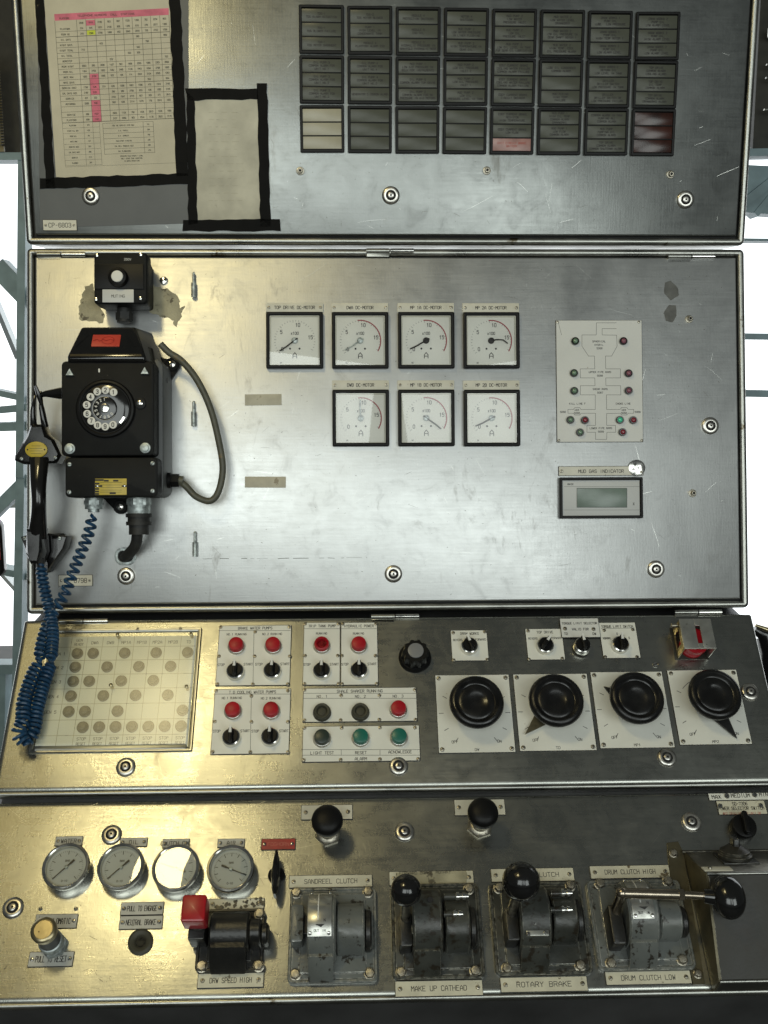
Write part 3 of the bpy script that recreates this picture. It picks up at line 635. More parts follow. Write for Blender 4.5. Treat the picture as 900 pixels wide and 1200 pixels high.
# annunciator windows
TEXTS = {
 (0, 0): [['TDS-1', 'TDS ALARM ACTUATION'], ['TDS-1', 'TDS BLOWER FAILURE'], ['TDS-1', 'TDS MOTOR OVERHEAT']],
 (1, 0): [['TDS-2', 'TDS MOTOR BLOWER'], ['PUMP 1', 'HIGH LEVEL IN', 'CONDENSATE TANK'], ['MODULE 4', 'PLATFORM ALARM ESD']],
 (2, 0): [['MODULE 4', 'PROTECTION SHUTDOWN'], ['MODULE 5', 'ESD OIL'], ['MODULE 5', 'HYDRAULIC PRESSURE IN', 'MANIFOLD HYDRAULIC HOSE']],
 (3, 0): [['MOTOR 4', 'SHUTDOWN'], ['MUD PUMP 2', 'LOW WATER PRESSURE', 'IN LINER FLUSHING'], ['MUD PUMP 2', 'HIGH TEMPERATURE IN', 'GEAR OIL']],
 (4, 0): [['MUD PUMP 2', 'LOW WATER', 'PRESSURE INLET'], ['MUD PUMP 2', 'LOW OIL', 'PRESSURE INLET'], ['MUD PUMP 2', 'LOW OIL LEVEL IN TANK', 'FOR GEAR OIL LUBRICATION']],
 (5, 0): [['MUD WATER 2', 'LOW WATER LEVEL', 'DRAWWORKS'], ['MUD WATER 2', 'LOW OIL PRESSURE IN', 'GEAR SHAFT MOTOR 1'], ['MUD WATER 2', 'HIGH TEMP. COOL', 'OIL PRESSURE ALARM']],
 (6, 0): [['DRAW WORKS 1', 'PUMP OIL', 'LUBE & LOW PRESSURE'], ['DRAW WORKS 1', 'PUMP OIL', 'HIGH TEMP MOTOR 1'], ['DRAW WORKS 2', 'PUMP OIL', 'LOW ALARM LEVEL']],
 (7, 0): [['DRAW WORKS 2', 'PUMP OIL', 'LOW ALARM LEVEL'], ['DRAW WORKS 2', 'PUMP OIL', 'HIGH ALARM LEVEL'], ['DRAW WORKS 2', 'PUMP OIL', 'LOW ALARM LEVEL']],
 (0, 1): [['OIL PUMP 3', 'COMMON ALARM FOR', 'UNIT NO.1'], ['OIL PUMP 3', 'COMMON ALARM FOR', 'UNIT NO.2'], ['OIL PUMP 3', 'COMMON ALARM FOR', 'UNIT NO.3']],
 (1, 1): [['OIL PUMP 4', 'COMMON ALARM FOR', 'UNIT NO.4'], ['OIL PUMP 4', 'COMMON ALARM FOR', 'UNIT NO.5'], ['GENERATOR 5 COMMON ALARM']],
 (2, 1): [['MUD PUMP 1', 'LOW AIR PRESSURE IN', 'BULK FOR INSTRUMENTS'], ['OIL PUMP 5', 'COMMON ALARM TOP DRIVE'], ['OIL PUMP 2', 'COMMON ALARM FOR NO', 'PRESSURE IN AIR MOTORS']],
 (3, 1): [['MUD PUMP 2', 'LOW OIL PRESSURE', 'INLET 2'], ['MUD PUMP 2', 'LOW OIL PRESSURE', 'INLET 1'], ['MUD PUMP 2', 'LOW OIL', 'PRESSURE LEVEL IN TANK']],
 (4, 1): [['EDDY CURRENT BRAKE', 'COOLING WATER FAILURE', 'COMMON ALARM FAILURE'], ['EDDY CURRENT BRAKE', 'COOLING WATER FAILURE', 'COMMON ALARM FAILURE'], ['EDDY CURRENT BRAKE', 'CIRCUIT BREAKER']],
 (5, 1): [['LUBE OIL CONDENSER', 'COMMON ALARM'], [], ['MUD MIXING', 'HIGH TEMP', 'FAILURE']],
 (6, 1): [['DRAW WORKS 2', 'RETURN OIL', 'LOW LEVEL IN TANK'], ['DRILLER', 'DRILLER SWITCH', 'LOW PRESSURE IN TANK'], ['DRILLER', 'DRILLER SWITCH ON', 'LOW PRESSURE FAILURE']],
 (7, 1): [['TOP DRIVE', 'COMMON ALARM', 'COOLING ALARM'], ['TOP DRIVE', 'OIL TEMP', 'COMMON ALARM'], ['TOP DRIVE', 'COMMON ALARM', 'DRAWWORKS ALARM']],
 (4, 2): [['EDDY CURRENT BRAKE', 'RESISTOR', 'HIGH TEMPERATURE'], ['EDDY CURRENT BRAKE', 'LOW FLOW'], ['EXIT CIRCUIT BRAKE', 'BATTERY']],
 (5, 2): [['MUD PUMP 1', 'HIGH OIL TEMP', 'COMMON ALARM', 'DRAWWORKS'], ['MUD PUMP 1', 'LOW FLOW', 'COMMON ALARM'], []],
 (6, 2): [['COMMON ALARM IN TANK', 'PUMPING ALL', 'COMMON ALARM'], ['MUD PUMP', 'PUMPING OIL', 'COMMON ALARM'], ['TOP DRIVE', 'COMMON ALARM', 'COMMON SHUTDOWN ALARM']]}
ORD = ['first', 'second', 'third', 'fourth', 'fifth', 'sixth', 'seventh', 'eighth']
def tile_frame(b):
    b.ring(0, 0, 73, 74.5, [(0, 0), (0, 4), (1, 5), (4, 5), (4.6, 4.2), (5, 1)], r=2, seg=2); b.plate(0, 0, 66, 67, .2, 1.0, .5, .1)
    for v in (-10.8, 10.8): b.plate(0, v, 65.4, 1.7, 1, 4.0, .2, .2, 1)
tl_, tr_, bl_, br_ = pt(PA, 376.8, 35.2), pt(PA, 769.8, 43), pt(PA, 377.6, 151.5), pt(PA, 764.8, 155.8)
for r in range(3):
    for c in range(8):
        fx, fy = c / 7, r / 2
        u = (tl_[0] * (1 - fx) + tr_[0] * fx) * (1 - fy) + (bl_[0] * (1 - fx) + br_[0] * fx) * fy
        v = (tl_[1] * (1 - fx) + tr_[1] * fx) * (1 - fy) + (bl_[1] * (1 - fx) + br_[1] * fx) * fy
        row = ('top', 'middle', 'bottom')[r]
        if (c, r) in ((1, 2), (2, 2), (3, 2)): lb = 'black framed annunciator with three blank grey panes, %s in the bottom row' % ORD[c]
        elif (c, r) == (0, 2): lb = 'annunciator with three pale cream blank panes at the start of the bottom row'
        elif (c, r) == (7, 2): lb = 'annunciator with dark brown-red panes at the right end of the bottom row'
        elif (c, r) == (4, 2): lb = 'annunciator with a pinkish lowest pane, fifth in the bottom row'
        else: lb = 'black framed annunciator with small lettering on grey panes, %s from the left in the %s row' % (ORD[c], row)
        t = Th('annunciator_window', lb, 'annunciator', PA, 0, 0, 0, 'annunciator windows on the upper door')
        t.u, t.v = u, v; t.o.matrix_world = PA @ Matrix.Translation((u / 1000, v / 1000, 0)) @ Matrix.Rotation(random.uniform(-.006, .006), 4, 'Z')
        t.part('frame', cached('tileframe', 'frame', ['black'], tile_frame), None)
        for k in range(3):
            m = 'pane'
            if (c, r) == (0, 2): m = 'panelit'
            if (c, r) == (7, 2): m = 'panered'
            if (c, r) == (4, 2) and k == 2: m = 'panepink'
            me = cached(('pane', m), 'pane', [m], lambda b: b.plate(0, 0, 64.6, 19.6, 1, 3.2, .4, .3))
            po = t.part('pane', me, None, None, (0, (1 - k) * 21.6, 0)); po.rotation_euler = (random.uniform(-.012, .012), random.uniform(-.012, .012), 0)
            ls = TEXTS.get((c, r), [[], [], []])[k]
            if ls:
                b = MB(); n = len(ls)
                for i, s_ in enumerate(ls):
                    b.text(s_, 0, ((n - 1) / 2 - i) * 4.9, 3.0, 3.5, min(.95, 60 / (len(s_) * 5.6 * .5)), 0, .2)
                t.part('lettering', b, 'inkred' if m == 'panepink' else 'ink', po)

# ================================================================== middle door
mb = Th('muting_box', 'black push-button box with a white button and MUTING label, above the telephone', 'button box', PB, 147, 335)
def K(x, y): return 90 + x / 5.294, 285 + y / 5.294
W = 62
rc = mb.rect(*K(105, 55), *K(435, 375), W); 
rb = (rc[0], rc[1], rc[2], rc[3])
b = MB(); b.loft([b.rloop(rc[0], rc[1] - 3, rc[2] - 4, rc[3] - 10, 6, 0), b.rloop(rc[0], rc[1] - 3, rc[2] - 2, rc[3] - 6, 6, 26), b.rloop(rc[0], rc[1], rc[2], rc[3], 5, 30), b.rloop(rc[0], rc[1], rc[2], rc[3], 5, W - 4),
                   b.rloop(rc[0], rc[1], rc[2] - 3, rc[3] - 3, 5, W - 1), b.rloop(rc[0], rc[1], rc[2] - 8, rc[3] - 8, 4, W)])
mb.part('housing', b, 'phone')
b = MB(); b.plate(*mb.rect(*K(108, 128), *K(415, 284), W + 2), W, W + 2.5, 1.5, .6); mb.part('button_plate', b, 'black')
u, v = mb.l(*K(250, 205), W + 14)
b = MB(); b.lathe([(15.5, 0), (15.5, 8), (14, 12), (11, 13), (10, 12)], seg=28); bz = mb.part('button_collar', b, 'black', None, (u, v, W + 2))
b = MB(); b.lathe([(9.6, 0), (9.6, 10), (8.8, 11.2), (7, 11.5)], seg=28); mb.part('button', b, 'white', None, (u, v, W + 4))
mb.plate('label_plate', mb.rect(*K(158, 286), *K(352, 366), W + 4), W + 1, W + 3.4, 'instr', .5, .3)
mb.letters([('MUTING', *K(256, 328), 4.4)], W + 3.5, wf=.9); mb.letters([('250V', *K(315, 100), 3.2)], W + .4, 'white', name='rating_mark')
for p in ((125, 75), (397, 70), (120, 347), (395, 342)): mb.screw(*K(*p), W, 3.2, 'chrome')
b = MB(); uu, vv = mb.l(147, 368, 25); b.tube([(uu - 2, vv + 12, 24), (uu - 2, vv - 14, 24)], 12, 16); b.tube([(uu - 2, vv + 2, 24), (uu - 2, vv - 10, 24)], 14, 6); mb.part('cable_gland', b, 'rubber')

# telephone --------------------------------------------------------
ph = Th('wall_telephone', 'black weatherproof wall telephone with white-numbered rotary dial and sloping hood', 'telephone', PB, 135, 490)
W = 112
def K(x, y): return 60 + x / 6.0, 430 + y / 6.0
# back housing seen on the right
rB = ph.rect(98, 425, 197, 583, 35)
b = MB(); b.plate(rB[0], rB[1], rB[2], rB[3], 0, 74, 14, 6, 5); ph.part('rear_housing', b, 'darkgrey')
rF = ph.rect(*K(70, -42), *K(722, 625), W)
b = MB(); b.plate(rF[0], rF[1], rF[2], rF[3], 66, W, 7, 3, 4); ph.part('front_cover', b, 'phone')
rT = ph.rect(*K(96, 635), *K(747, 915), W - 4)
b = MB(); b.plate(rT[0], rT[1], rT[2], rT[3], 60, W - 4, 7, 3, 4); ph.part('terminal_cover', b, 'phone')
for p in ((130, 685), (713, 678), (127, 880), (713, 872)): ph.screw(*K(*p), W - 4, 3.6, 'zinc')
for p in ((132, 575), (662, 570)):
    u, v = ph.l(*K(*p), W); b = MB(); b.lathe([(8.5, 0), (8.2, 2), (7, 2.4)], seg=20); b.lathe([(6.2, 2), (5.8, 5.5), (4, 6)], seg=18); ph.part('cover_bolt', b, ['zinc'], None, (u, v, W))
for p in ((133, 42), (660, 32)):
    u, v = ph.l(*K(*p), W); b = MB(); b.poly([(-6.5, -4.5), (6.5, -4.5), (0, 7)], 0, 4, 1); ph.part('triangle_bolt', b, 'zinc', None, (u, v, W))
u, v = ph.l(*K(628, 258), W); b = MB(); b.lathe([(9, 0), (8.5, 2.5), (6, 3)], seg=20); b.cur = 1; b.lathe([(5, 2), (4.8, 6), (3, 7)], seg=16); ph.part('side_button', b, ['black', 'chrome'], None, (u, v, W))
u, v = ph.l(*K(337, 25), W); b = MB(); b.plate(0, 0, 2.5, 6, 0, .3, 1, .1); ph.part('paint_fleck', b, 'white', None, (u, v, W))
# hood
q = crop(90, 285, 5.294)
h1, h2 = ph.l(*q(30, 512), 78), ph.l(*q(362, 512), 78)
b = MB()
def hp(x, y, w): u_, v_ = ph.l(*q(x, y), w); return (u_, v_, w)
front = [hp(-60, 696, 118), hp(420, 696, 118), hp(362, 520, 88), hp(28, 520, 88)]
back = [(front[0][0] - 2, front[0][1] - 26, 40), (front[1][0] + 26, front[1][1] - 34, 40), (front[2][0] + 14, front[2][1] + 4, 20), (front[3][0] + 0, front[3][1] + 4, 20)]
lowf = [(front[0][0], front[0][1] - 9, 117), (front[1][0], front[1][1] - 9, 117)]
vs = front + back + lowf
b.add(vs, [(0, 1, 2, 3), (3, 2, 6, 7), (1, 5, 6, 2), (0, 3, 7, 4), (8, 9, 1, 0), (8, 4, 5, 9), (9, 5, 1), (8, 0, 4), (4, 7, 6, 5)])
hood = ph.part('hood', b, 'bakelite'); md = hood.modifiers.new('round', 'BEVEL'); md.width = .004; md.segments = 3; md.limit_method = 'ANGLE'
# raised trapezium on hood front and red badge, built in the hood face's own plane
F0, F1, F2, F3 = map(Vector, front); ex = (F1 - F0).normalized(); ez = ex.cross((F3 - F0)).normalized(); ey = ez.cross(ex)
def face_obj(name, b, m, fx, fy, off=0):
    me = b.mesh(name, m); o = link(name, me, hood)
    c = F0 + (F1 - F0) * fx + ((F3 + F2) / 2 - (F0 + F1) / 2) * fy + ez * off
    mt = Matrix((ex, ey, ez)).transposed().to_4x4(); mt.translation = c / 1000; o.matrix_local = mt; return o
b = MB(); b.plate(0, 0, 44, 24, 0, 1.4, .8, .4); face_obj('red_badge', b, 'redbadge', .49, .50, .2)
b = MB()
el = [(9.5 * cos(a), 7.5 * sin(a)) for a in [2 * pi * k / 24 for k in range(25)]]; b.line([(x + 3, y) for x, y in el], .8, 1.7); b.line([(-20, -1), (-14, 2), (-10, -2), (-5, 2), (0, -1), (6, 2), (12, 0)], .9, 1.76)
face_obj('badge_emblem', b, 'redplate', .49, .50, .2)
b = MB(); b.line([(-46, -12), (-30, 12)], 1.4, .3); b.line([(46, -12), (30, 12)], 1.4, .3); face_obj('moulded_ridges', b, 'bakelite', .49, .5, .2)
# dial
u0, v0 = ph.l(*K(385, 295), W); rs = 175 / 6 * 1.33
dl = MB(); dl.lathe([(46, 0), (46, 3), (44, 5.5), (41, 6.2), (39, 5), (38.5, 3)], seg=48); dial = ph.part('rotary_dial', dl, 'black', None, (u0, v0, W))
u0 = 0; v0 = 0
def dsub(name, b, m, z=0): o = link(name, b.mesh(name, m), dial, (0, 0, z)); return o
b = MB(); b.lathe([(37.5, 3), (37, 5.4), (36, 6), (19, 6), (18, 7.2), (16.5, 7.6)], seg=48); dsub('finger_wheel', b, 'bakelite')
angs = [62, 88, 114, 141, 169, 197, 223, 247, 271, 296]
for i, a in enumerate(angs):
    x, y = 28.5 * cos(radians(a)), 28.5 * sin(radians(a)); b = MB(); b.lathe([(6.2, 6), (6.0, 7.2), (5, 7.4)], c=(x, y, 0), seg=18); dsub('finger_hole', b, 'white')
    b = MB(); b.text(str((i + 1) % 10), x, y, 6, 7.6, .8, 0, .2); dsub('numeral', b, 'ink')
b = MB()
for i in range(10):
    a = radians(92 + i * 25.5); b.text(str((i + 1) % 10), 14 * cos(a), 14 * sin(a), 4, 7.9, .8, a - pi / 2, .2)
b.line([(18.5 * cos(a), 18.5 * sin(a)) for a in [radians(d) for d in range(70, 330, 8)]], .4, 7.7); dsub('inner_numerals', b, 'white')
b = MB(); b.lathe([(7.5, 7.4), (7, 9.5), (5, 10)], seg=24); dsub('hub_cap', b, 'chrome')
b = MB(); b.line([(33 * cos(a) , 33 * sin(a)) for a in [radians(d) for d in range(-42, -22, 4)]], 3.5, 8.4); dsub('finger_stop', b, 'chrome')
# rating plate on the terminal cover
ry = ph.plate('rating_plate', ph.rect(*K(308, 785), *K(530, 900), W - 3), W - 4.2, W - 3.2, 'badge', .4, .2)
b = MB()
for k, (a, c, y) in enumerate(((312, 365, 795), (375, 400, 800), (440, 468, 800), (308, 335, 820), (308, 355, 838), (308, 332, 858), (308, 332, 876), (308, 332, 893), (415, 450, 888), (500, 530, 838))):
    ua, va = ph.l(*K(a, y), W - 3); uc, vc = ph.l(*K(c, y), W - 3); b.seg_((ua, va), (uc, vc), 2.6, W - 2.9 + .01 * k)
for y in (812, 830, 848, 866, 880):
    ua, va = ph.l(*K(345, y), W - 3); uc, vc = ph.l(*K(495, y), W - 3); b.seg_((ua, va), (uc, vc), .4, W - 2.95)
ph.part('plate_print', b, 'ink')
for p in ((323, 838), (514, 836)): ph.screw(*K(*p), W - 3.2, 2.4, 'chrome')
# glands under the phone
u, v = ph.l(*K(300, 965), 60); b = MB(); b.tube([(u, v + 16, 60), (u, v - 8, 60)], 14, 16); b.tube([(u, v + 6, 60), (u, v - 1, 60)], 15.5, 6); b.tube([(u, v - 8, 60), (u, v - 13, 60)], 9, 12); ph.part('cord_gland', b, 'zinc')
u, v = ph.l(*K(617, 970), 60); b = MB(); b.tube([(u, v + 16, 60), (u, v - 14, 60)], 18, 18); b.tube([(u, v + 10, 60), (u, v + 0, 60)], 19.5, 6); ph.part('cable_gland', b, 'zinc')
b = MB(); b.tube([(u, v - 14, 60), (u, v - 20, 60)], 21, 20); b.tube([(u, v - 20, 60), (u, v - 27, 60)], 18, 20); b.tube([(u, v - 27, 60), (u, v - 33, 60)], 20.5, 20); b.tube([(u, v - 33, 60), (u, v - 48, 60)], 16, 20); ph.part('gland_nut', b, 'rubber')
gb = (u, v)
# mounting lugs
for (x, y, dx, dy) in ((202, 427, -18, -6), (141, 594, 0, 8)):
    u, v = ph.l(x, y, 10); b = MB()
    b.poly([(u + 12 * cos(a), v + 12 * sin(a)) for a in [2 * pi * k / 14 for k in range(14)]], 0, 11, 1.5)
    if dx: b.poly([(u - 26, v + 14), (u + 12, v + 4), (u + 10, v - 6), (u - 8, v - 34), (u - 22, v - 36)], 0, 9, 1)
    else: b.poly([(u - 30, v + 16), (u - 6, v - 9), (u + 6, v - 9), (u + 14, v + 16)], 0, 9, 1)
    ph.part('mounting_lug', b, 'phone'); ph.screw(u, v, 11, 6.5, 'chrome', px=False)
# side gland for the looped cable
a = ph.l(199, 563, 40); c = ph.l(212, 563, 40)
b = MB(); b.tube([(a[0] - 12, a[1], 40), (a[0] + 2, a[1], 40)], 13, 12); b.tube([(a[0] + 2, a[1], 40), (c[0] - 3, c[1], 40)], 11, 6); b.cur = 1; b.tube([(c[0] - 3, c[1], 40), (c[0] + 4, c[1] - 1, 40)], 8, 12); ph.part('side_gland', b, ['phone', 'cable'])
# switch hook arm on the left
b = MB(); a = ph.l(46, 463, 75); c = ph.l(74, 462, 85); b.tube([(c[0] + 8, c[1] + 3, 80), (c[0] - 8, c[1] + 2, 80), (a[0] + 10, a[1] + 2, 75), (a[0], a[1], 73)], [11, 9, 5, 3.5], 10)
b.tube([(a[0] - 4, a[1] + 14, 82), (a[0], a[1], 78), (a[0] + 6, a[1] - 40, 60)], [2.5, 4, 2.5], 8); ph.part('switch_hook', b, 'bakelite')

def path_px(P, pts, n=8):
    """smooth path (Catmull-Rom) through (px, py, w) points on panel P, in world mm relative to P"""
    Q_ = [Vector((*pt(P, x, y, w), w)) for x, y, w in pts]; out = []
    for i in range(len(Q_) - 1):
        p0, p1, p2, p3 = Q_[max(i - 1, 0)], Q_[i], Q_[i + 1], Q_[min(i + 2, len(Q_) - 1)]
        for k in range(n):
            t = k / n; out.append(.5 * ((2 * p1) + (p2 - p0) * t + (2 * p0 - 5 * p1 + 4 * p2 - p3) * t * t + (3 * p1 - p0 - 3 * p2 + p3) * t ** 3))
    return out + [Q_[-1]]
def single(name, label, cat, P, x, y, build, m, w=0):
    t = Th(name, label, cat, P, x, y, w); return t
def solo(name, label, cat, b, m, P, group=None):
    me = b.mesh(name, m); o = bpy.data.objects.new(name, me); C.objects.link(o); o.matrix_world = P.copy()
    o['label'] = label; o['category'] = cat
    if group: o['group'] = group
    return o
b = MB(); pth = path_px(PB, [(188, 403, 44), (198, 413, 42), (214, 424, 40), (232, 447, 38), (247, 480, 36), (257, 520, 36), (261, 550, 36), (256, 576, 36), (246, 587, 37), (230, 582, 38), (218, 570, 39), (208, 562, 40)])
b.tube([tuple(p) for p in pth], 5.6, 12)
solo('cable_loop', 'grey cable looping out from the right side of the telephone', 'cable', b, 'cable', PB)
b = MB(); x_, y_ = 0, 0
pth = path_px(PB, [(161, 612, 60), (161, 622, 58), (160, 634, 50), (157, 642, 36), (150, 650, 14), (147, 653, 1)])
b.tube([tuple(p) for p in pth], 9, 14)
solo('elbow_cable', 'thick black cable bending from the telephone gland into the door hole', 'cable', b, 'rubber', PB)

# handset in its cradle
hs = Th('telephone_handset', 'black telephone handset with yellow oval badge hanging left of the telephone', 'handset', PB, 45, 570)
def H(x, y): return x / 5.0, 440 + y / 5.0
b = MB()
grip = path_px(PB, [(*H(230, 480), 72), (*H(228, 540), 80), (*H(225, 640), 88), (*H(228, 740), 90), (*H(226, 830), 84), (*H(222, 900), 76), (*H(222, 960), 70)], 5)
grip = [g - Vector((hs.u, hs.v, 0)) for g in grip]
n = len(grip); L_ = []
for i, g in enumerate(grip):
    t = i / (n - 1); rx = 13.5 + 2.2 * cos(2 * pi * t); rz = 12
    L_.append([(g.x + rx * cos(a), g.y, g.z + rz * sin(a)) for a in [2 * pi * k / 16 for k in range(16)]])
b.loft(L_[::-1]); hs.part('grip', b, 'bakelite')
def hpt(x, y, w): u_, v_ = hs.l(*H(x, y), w); return (u_, v_)
b = MB()
ear = [hpt(*p, 60) for p in ((195, 290), (262, 290), (285, 350), (330, 380), (370, 470), (345, 515), (275, 522), (150, 522), (98, 500), (100, 470), (140, 400), (170, 350))]
b.poly(ear, 42, 74, 5); hs.part('earpiece', b, 'bakelite')
u, v = hpt(212, 435, 76); b = MB(); b.loft([[(17.5 * cos(a), 13 * sin(a), z) for a in [2 * pi * k / 32 for k in range(32)]] for z in (0, 2.2)] + [[(16.5 * cos(a), 12 * sin(a), 2.8) for a in [2 * pi * k / 32 for k in range(32)]]])
bd = hs.part('oval_badge', b, 'badge', None, (u, v, 74))
b = MB()
for k, wd in enumerate((14, 20, 22, 16)): b.seg_((-wd / 2, 6 - k * 4), (wd / 2, 6 - k * 4), .5, 2.95)
for x in (-13.5, 13.5): b.lathe([(1.4, 2.8), (1.2, 3.1)], c=(x, 0, 0), seg=10)
hs.part('badge_print', b, 'ink', bd)
for p in ((127, 488), (325, 482)): u, v = hpt(*p, 74); hs.screw(u, v, 74, 3, 'zinc', px=False)
b = MB(); mouth = [hpt(*p, 62) for p in ((178, 900), (262, 895), (270, 1030), (245, 1100), (200, 1100), (172, 1040))]; b.poly(mouth, 44, 84, 5); hs.part('mouthpiece', b, 'bakelite')
b = MB(); a = hpt(238, 1095, 64); b.tube([(a[0], a[1] + 6, 64), (a[0], a[1] - 12, 64)], [7, 5], 12); hs.part('cord_boot', b, 'rubber')
cr = Th('handset_cradle', 'black cast bracket holding the lower end of the telephone handset', 'bracket', PB, 55, 645)
def cpt(x, y, w): return cr.l(*H(x, y), w)
b = MB(); b.poly([cpt(*p, 8) for p in ((130, 945), (165, 930), (375, 925), (395, 945), (372, 1040), (300, 1150), (265, 1160), (240, 1120), (210, 1080), (160, 1040))], 0, 10, 2); cr.part('back_plate', b, 'bakelite')
b = MB(); b.poly([cpt(*p, 40) for p in ((275, 925), (390, 940), (372, 1010), (300, 1110), (272, 1150), (262, 1040))], 8, 38, 3); b.poly([cpt(*p, 40) for p in ((128, 945), (170, 935), (172, 1040), (200, 1090), (190, 1100), (150, 1010))], 8, 46, 2); cr.part('cup', b, 'bakelite')
for p in ((155, 955), (350, 955), (258, 1135)): u, v = cpt(*p, 38); cr.screw(u, v, 46 if p[0] == 155 else 38, 3.4, 'zinc', px=False)
# fork arms above the earpiece
b = MB()
for s in ((205, 120, 195, 300), (238, 95, 262, 300)):
    a = cr.l(*H(s[0], s[1]), 66); c = cr.l(*H(s[2], s[3]), 64); b.tube([(*a, 66), ((a[0] + c[0]) / 2, (a[1] + c[1]) / 2, 72), (*c, 62)], [2.5, 4, 6], 10)
solo_fork = cr.part('hook_fork', b, 'bakelite')

# blue coiled cord
def helix(center, r0, pitch, wire, seg=7, per=14, rfun=None):
    """coil around a centre path (list of Vectors)"""
    P = center; L = [0]
    for i in range(1, len(P)): L.append(L[-1] + (P[i] - P[i - 1]).length)
    tot = L[-1]; out = []; s = 0; ph_ = 0; i = 0
    while s < tot:
        while i < len(P) - 2 and L[i + 1] < s: i += 1
        t = (s - L[i]) / max(1e-6, L[i + 1] - L[i]); c = P[i].lerp(P[i + 1], t)
        d = (P[i + 1] - P[i]).normalized(); sd = d.cross(Vector((0, 0, 1))).normalized(); n_ = sd.cross(d)
        rr = (rfun(s / tot) if rfun else r0) * min(1, s / 12 + .15, (tot - s) / 12 + .15)
        out.append(c + (sd * cos(ph_) + n_ * sin(ph_)) * rr)
        pc = pitch(s / tot) if callable(pitch) else pitch
        ph_ += 2 * pi / per; s += pc / per
    return out
b = MB()
c1 = path_px(PB, [(47.5, 660, 66), (49, 672, 66), (52, 690, 66), (58, 715, 70), (62, 742, 95), (60, 775, 130)], 10)
c1 = helix(c1, 7.2, 7.2, 2.6)
c2 = path_px(PB, [(109, 603, 60), (107, 612, 60), (104, 625, 62), (96, 645, 64), (86, 670, 66), (74, 700, 68), (60, 722, 72), (50, 750, 96), (46, 775, 120)], 10)
c2 = helix(c2, 7.6, lambda t: 12.5 if t < .68 else 8.5, 2.6)
for c in (c1, c2): b.tube([tuple(p) for p in c], 2.7, 7)
# the hanging bight below, in front of the sloping desk
I = PB.inverted()
def c_in_b(pts, n=10):
    q_ = path_px(PC, pts, n); return [(I @ (PC @ (p / 1000))) * 1000 for p in q_]
c3 = helix(c_in_b([(60, 775, 24), (52, 800, 26), (44, 830, 26), (40, 856, 24), (33, 866, 20), (24, 862, 22)]), 8.5, 6.6, 2.6)
c4 = helix(c_in_b([(46, 775, 30), (36, 798, 32), (28, 824, 34), (27, 845, 36), (22, 860, 36), (33, 872, 30)]), 9.5, 7.4, 2.6)
for c in (c3, c4): b.tube([tuple(p) for p in c], 2.7, 7)
solo('coiled_cord', 'blue coiled cord hanging from telephone and handset over the desk edge', 'cord', b, 'bluecord', PB)

# blank label strips
for (x0, y0, x1, y1, lb) in ((287, 462, 330, 475, 'blank cream label strip left of the ammeters, the upper one'), (287, 558.5, 335, 571.5, 'blank cream label strip on the bare door, the lower and longer one')):
    t = Th('label_strip', lb, 'label', PB, (x0 + x1) / 2, (y0 + y1) / 2, 0, 'blank label strips'); b = MB(); r_ = t.rect(x0, y0, x1, y1); b.plate(0, 0, r_[2], r_[3], 0, .7, .5, .2)
    t.part('strip', b, 'tapestrip', None, (0, 0, 0), random.uniform(-.02, .02))

# ammeters
AM = [('TOP DRIVE DC-MOTOR', 312, 357, 379, 433, 215, 0, 'TOP DRIVE'), ('DWA DC-MOTOR', 388.7, 357, 455.5, 433, 212, 1, 'DWA'), ('MP 1A DC-MOTOR', 465.7, 357, 532.7, 433, 208, 1, 'MP 1A'), ('MP 2A DC-MOTOR', 542, 357, 608.7, 433, -9, 1, 'MP 2A'),
      ('DWB DC-MOTOR', 389.6, 446, 456, 523.5, 91, 1, 'DWB'), ('MP 1B DC-MOTOR', 466, 446, 532.7, 523.5, -37, 1, 'MP 1B'), ('MP 2B DC-MOTOR', 542.7, 446, 609.2, 523.5, 206, 1, 'MP 2B')]
NEEDLE = {0: 'short black needle at lower left', 1: 'pale needle at lower left', 2: 'black needle just above zero', 3: 'needle bent to the right', 4: 'needle pointing straight up', 5: 'black needle at lower right', 6: 'black needle on zero'}
def am_bezel(b): b.ring(0, 0, 95.5, 95.5, [(0, 0), (0, 7.5), (.8, 9), (2, 9.5), (4.6, 9.5), (5.6, 8.6), (6.2, 3)], r=2.5, seg=3)
def am_back(b): b.plate(0, 0, 84, 84, .5, 2.2, .5, .1)
def am_rim(b): b.ring(0, 0, 83.4, 83.4, [(0, 2), (0, 6), (1.2, 6), (1.8, 2.4)], r=1, seg=2)
def am_glass(b): b.add([(-41.8, -41.8, 7.4), (41.8, -41.8, 7.4), (41.8, 41.8, 7.4), (-41.8, 41.8, 7.4)], [(0, 1, 2, 3)])
def am_scale(b):
    for k in range(31):
        a = radians(218 - k * 8.2); r1 = 34.5; r0 = 31 if k % 5 == 0 else 32.6
        b.seg_((r0 * cos(a), r0 * sin(a)), (r1 * cos(a), r1 * sin(a)), .45, 2.5)
    for s_, a in (('0', 212), ('5', 147), ('10', 79), ('15', 12)): b.text(s_, 27 * cos(radians(a)) + (2 if s_ == '0' else 0), 27 * sin(radians(a)), 6, 2.5, .75, 0, .15)
    b.text('A', 0, -25, 9.5, 2.5, 1, 0, .12); b.text('x100', 0, 12.5, 4.6, 2.5, .8, 0, .16); b.text('DC', -23, -37.5, 2, 2.5, 1, 0, .2)
    for x in (-8, 8): b.lathe([(1.7, 2.2), (1.5, 2.8)], c=(x, -13.5, 0), seg=10)
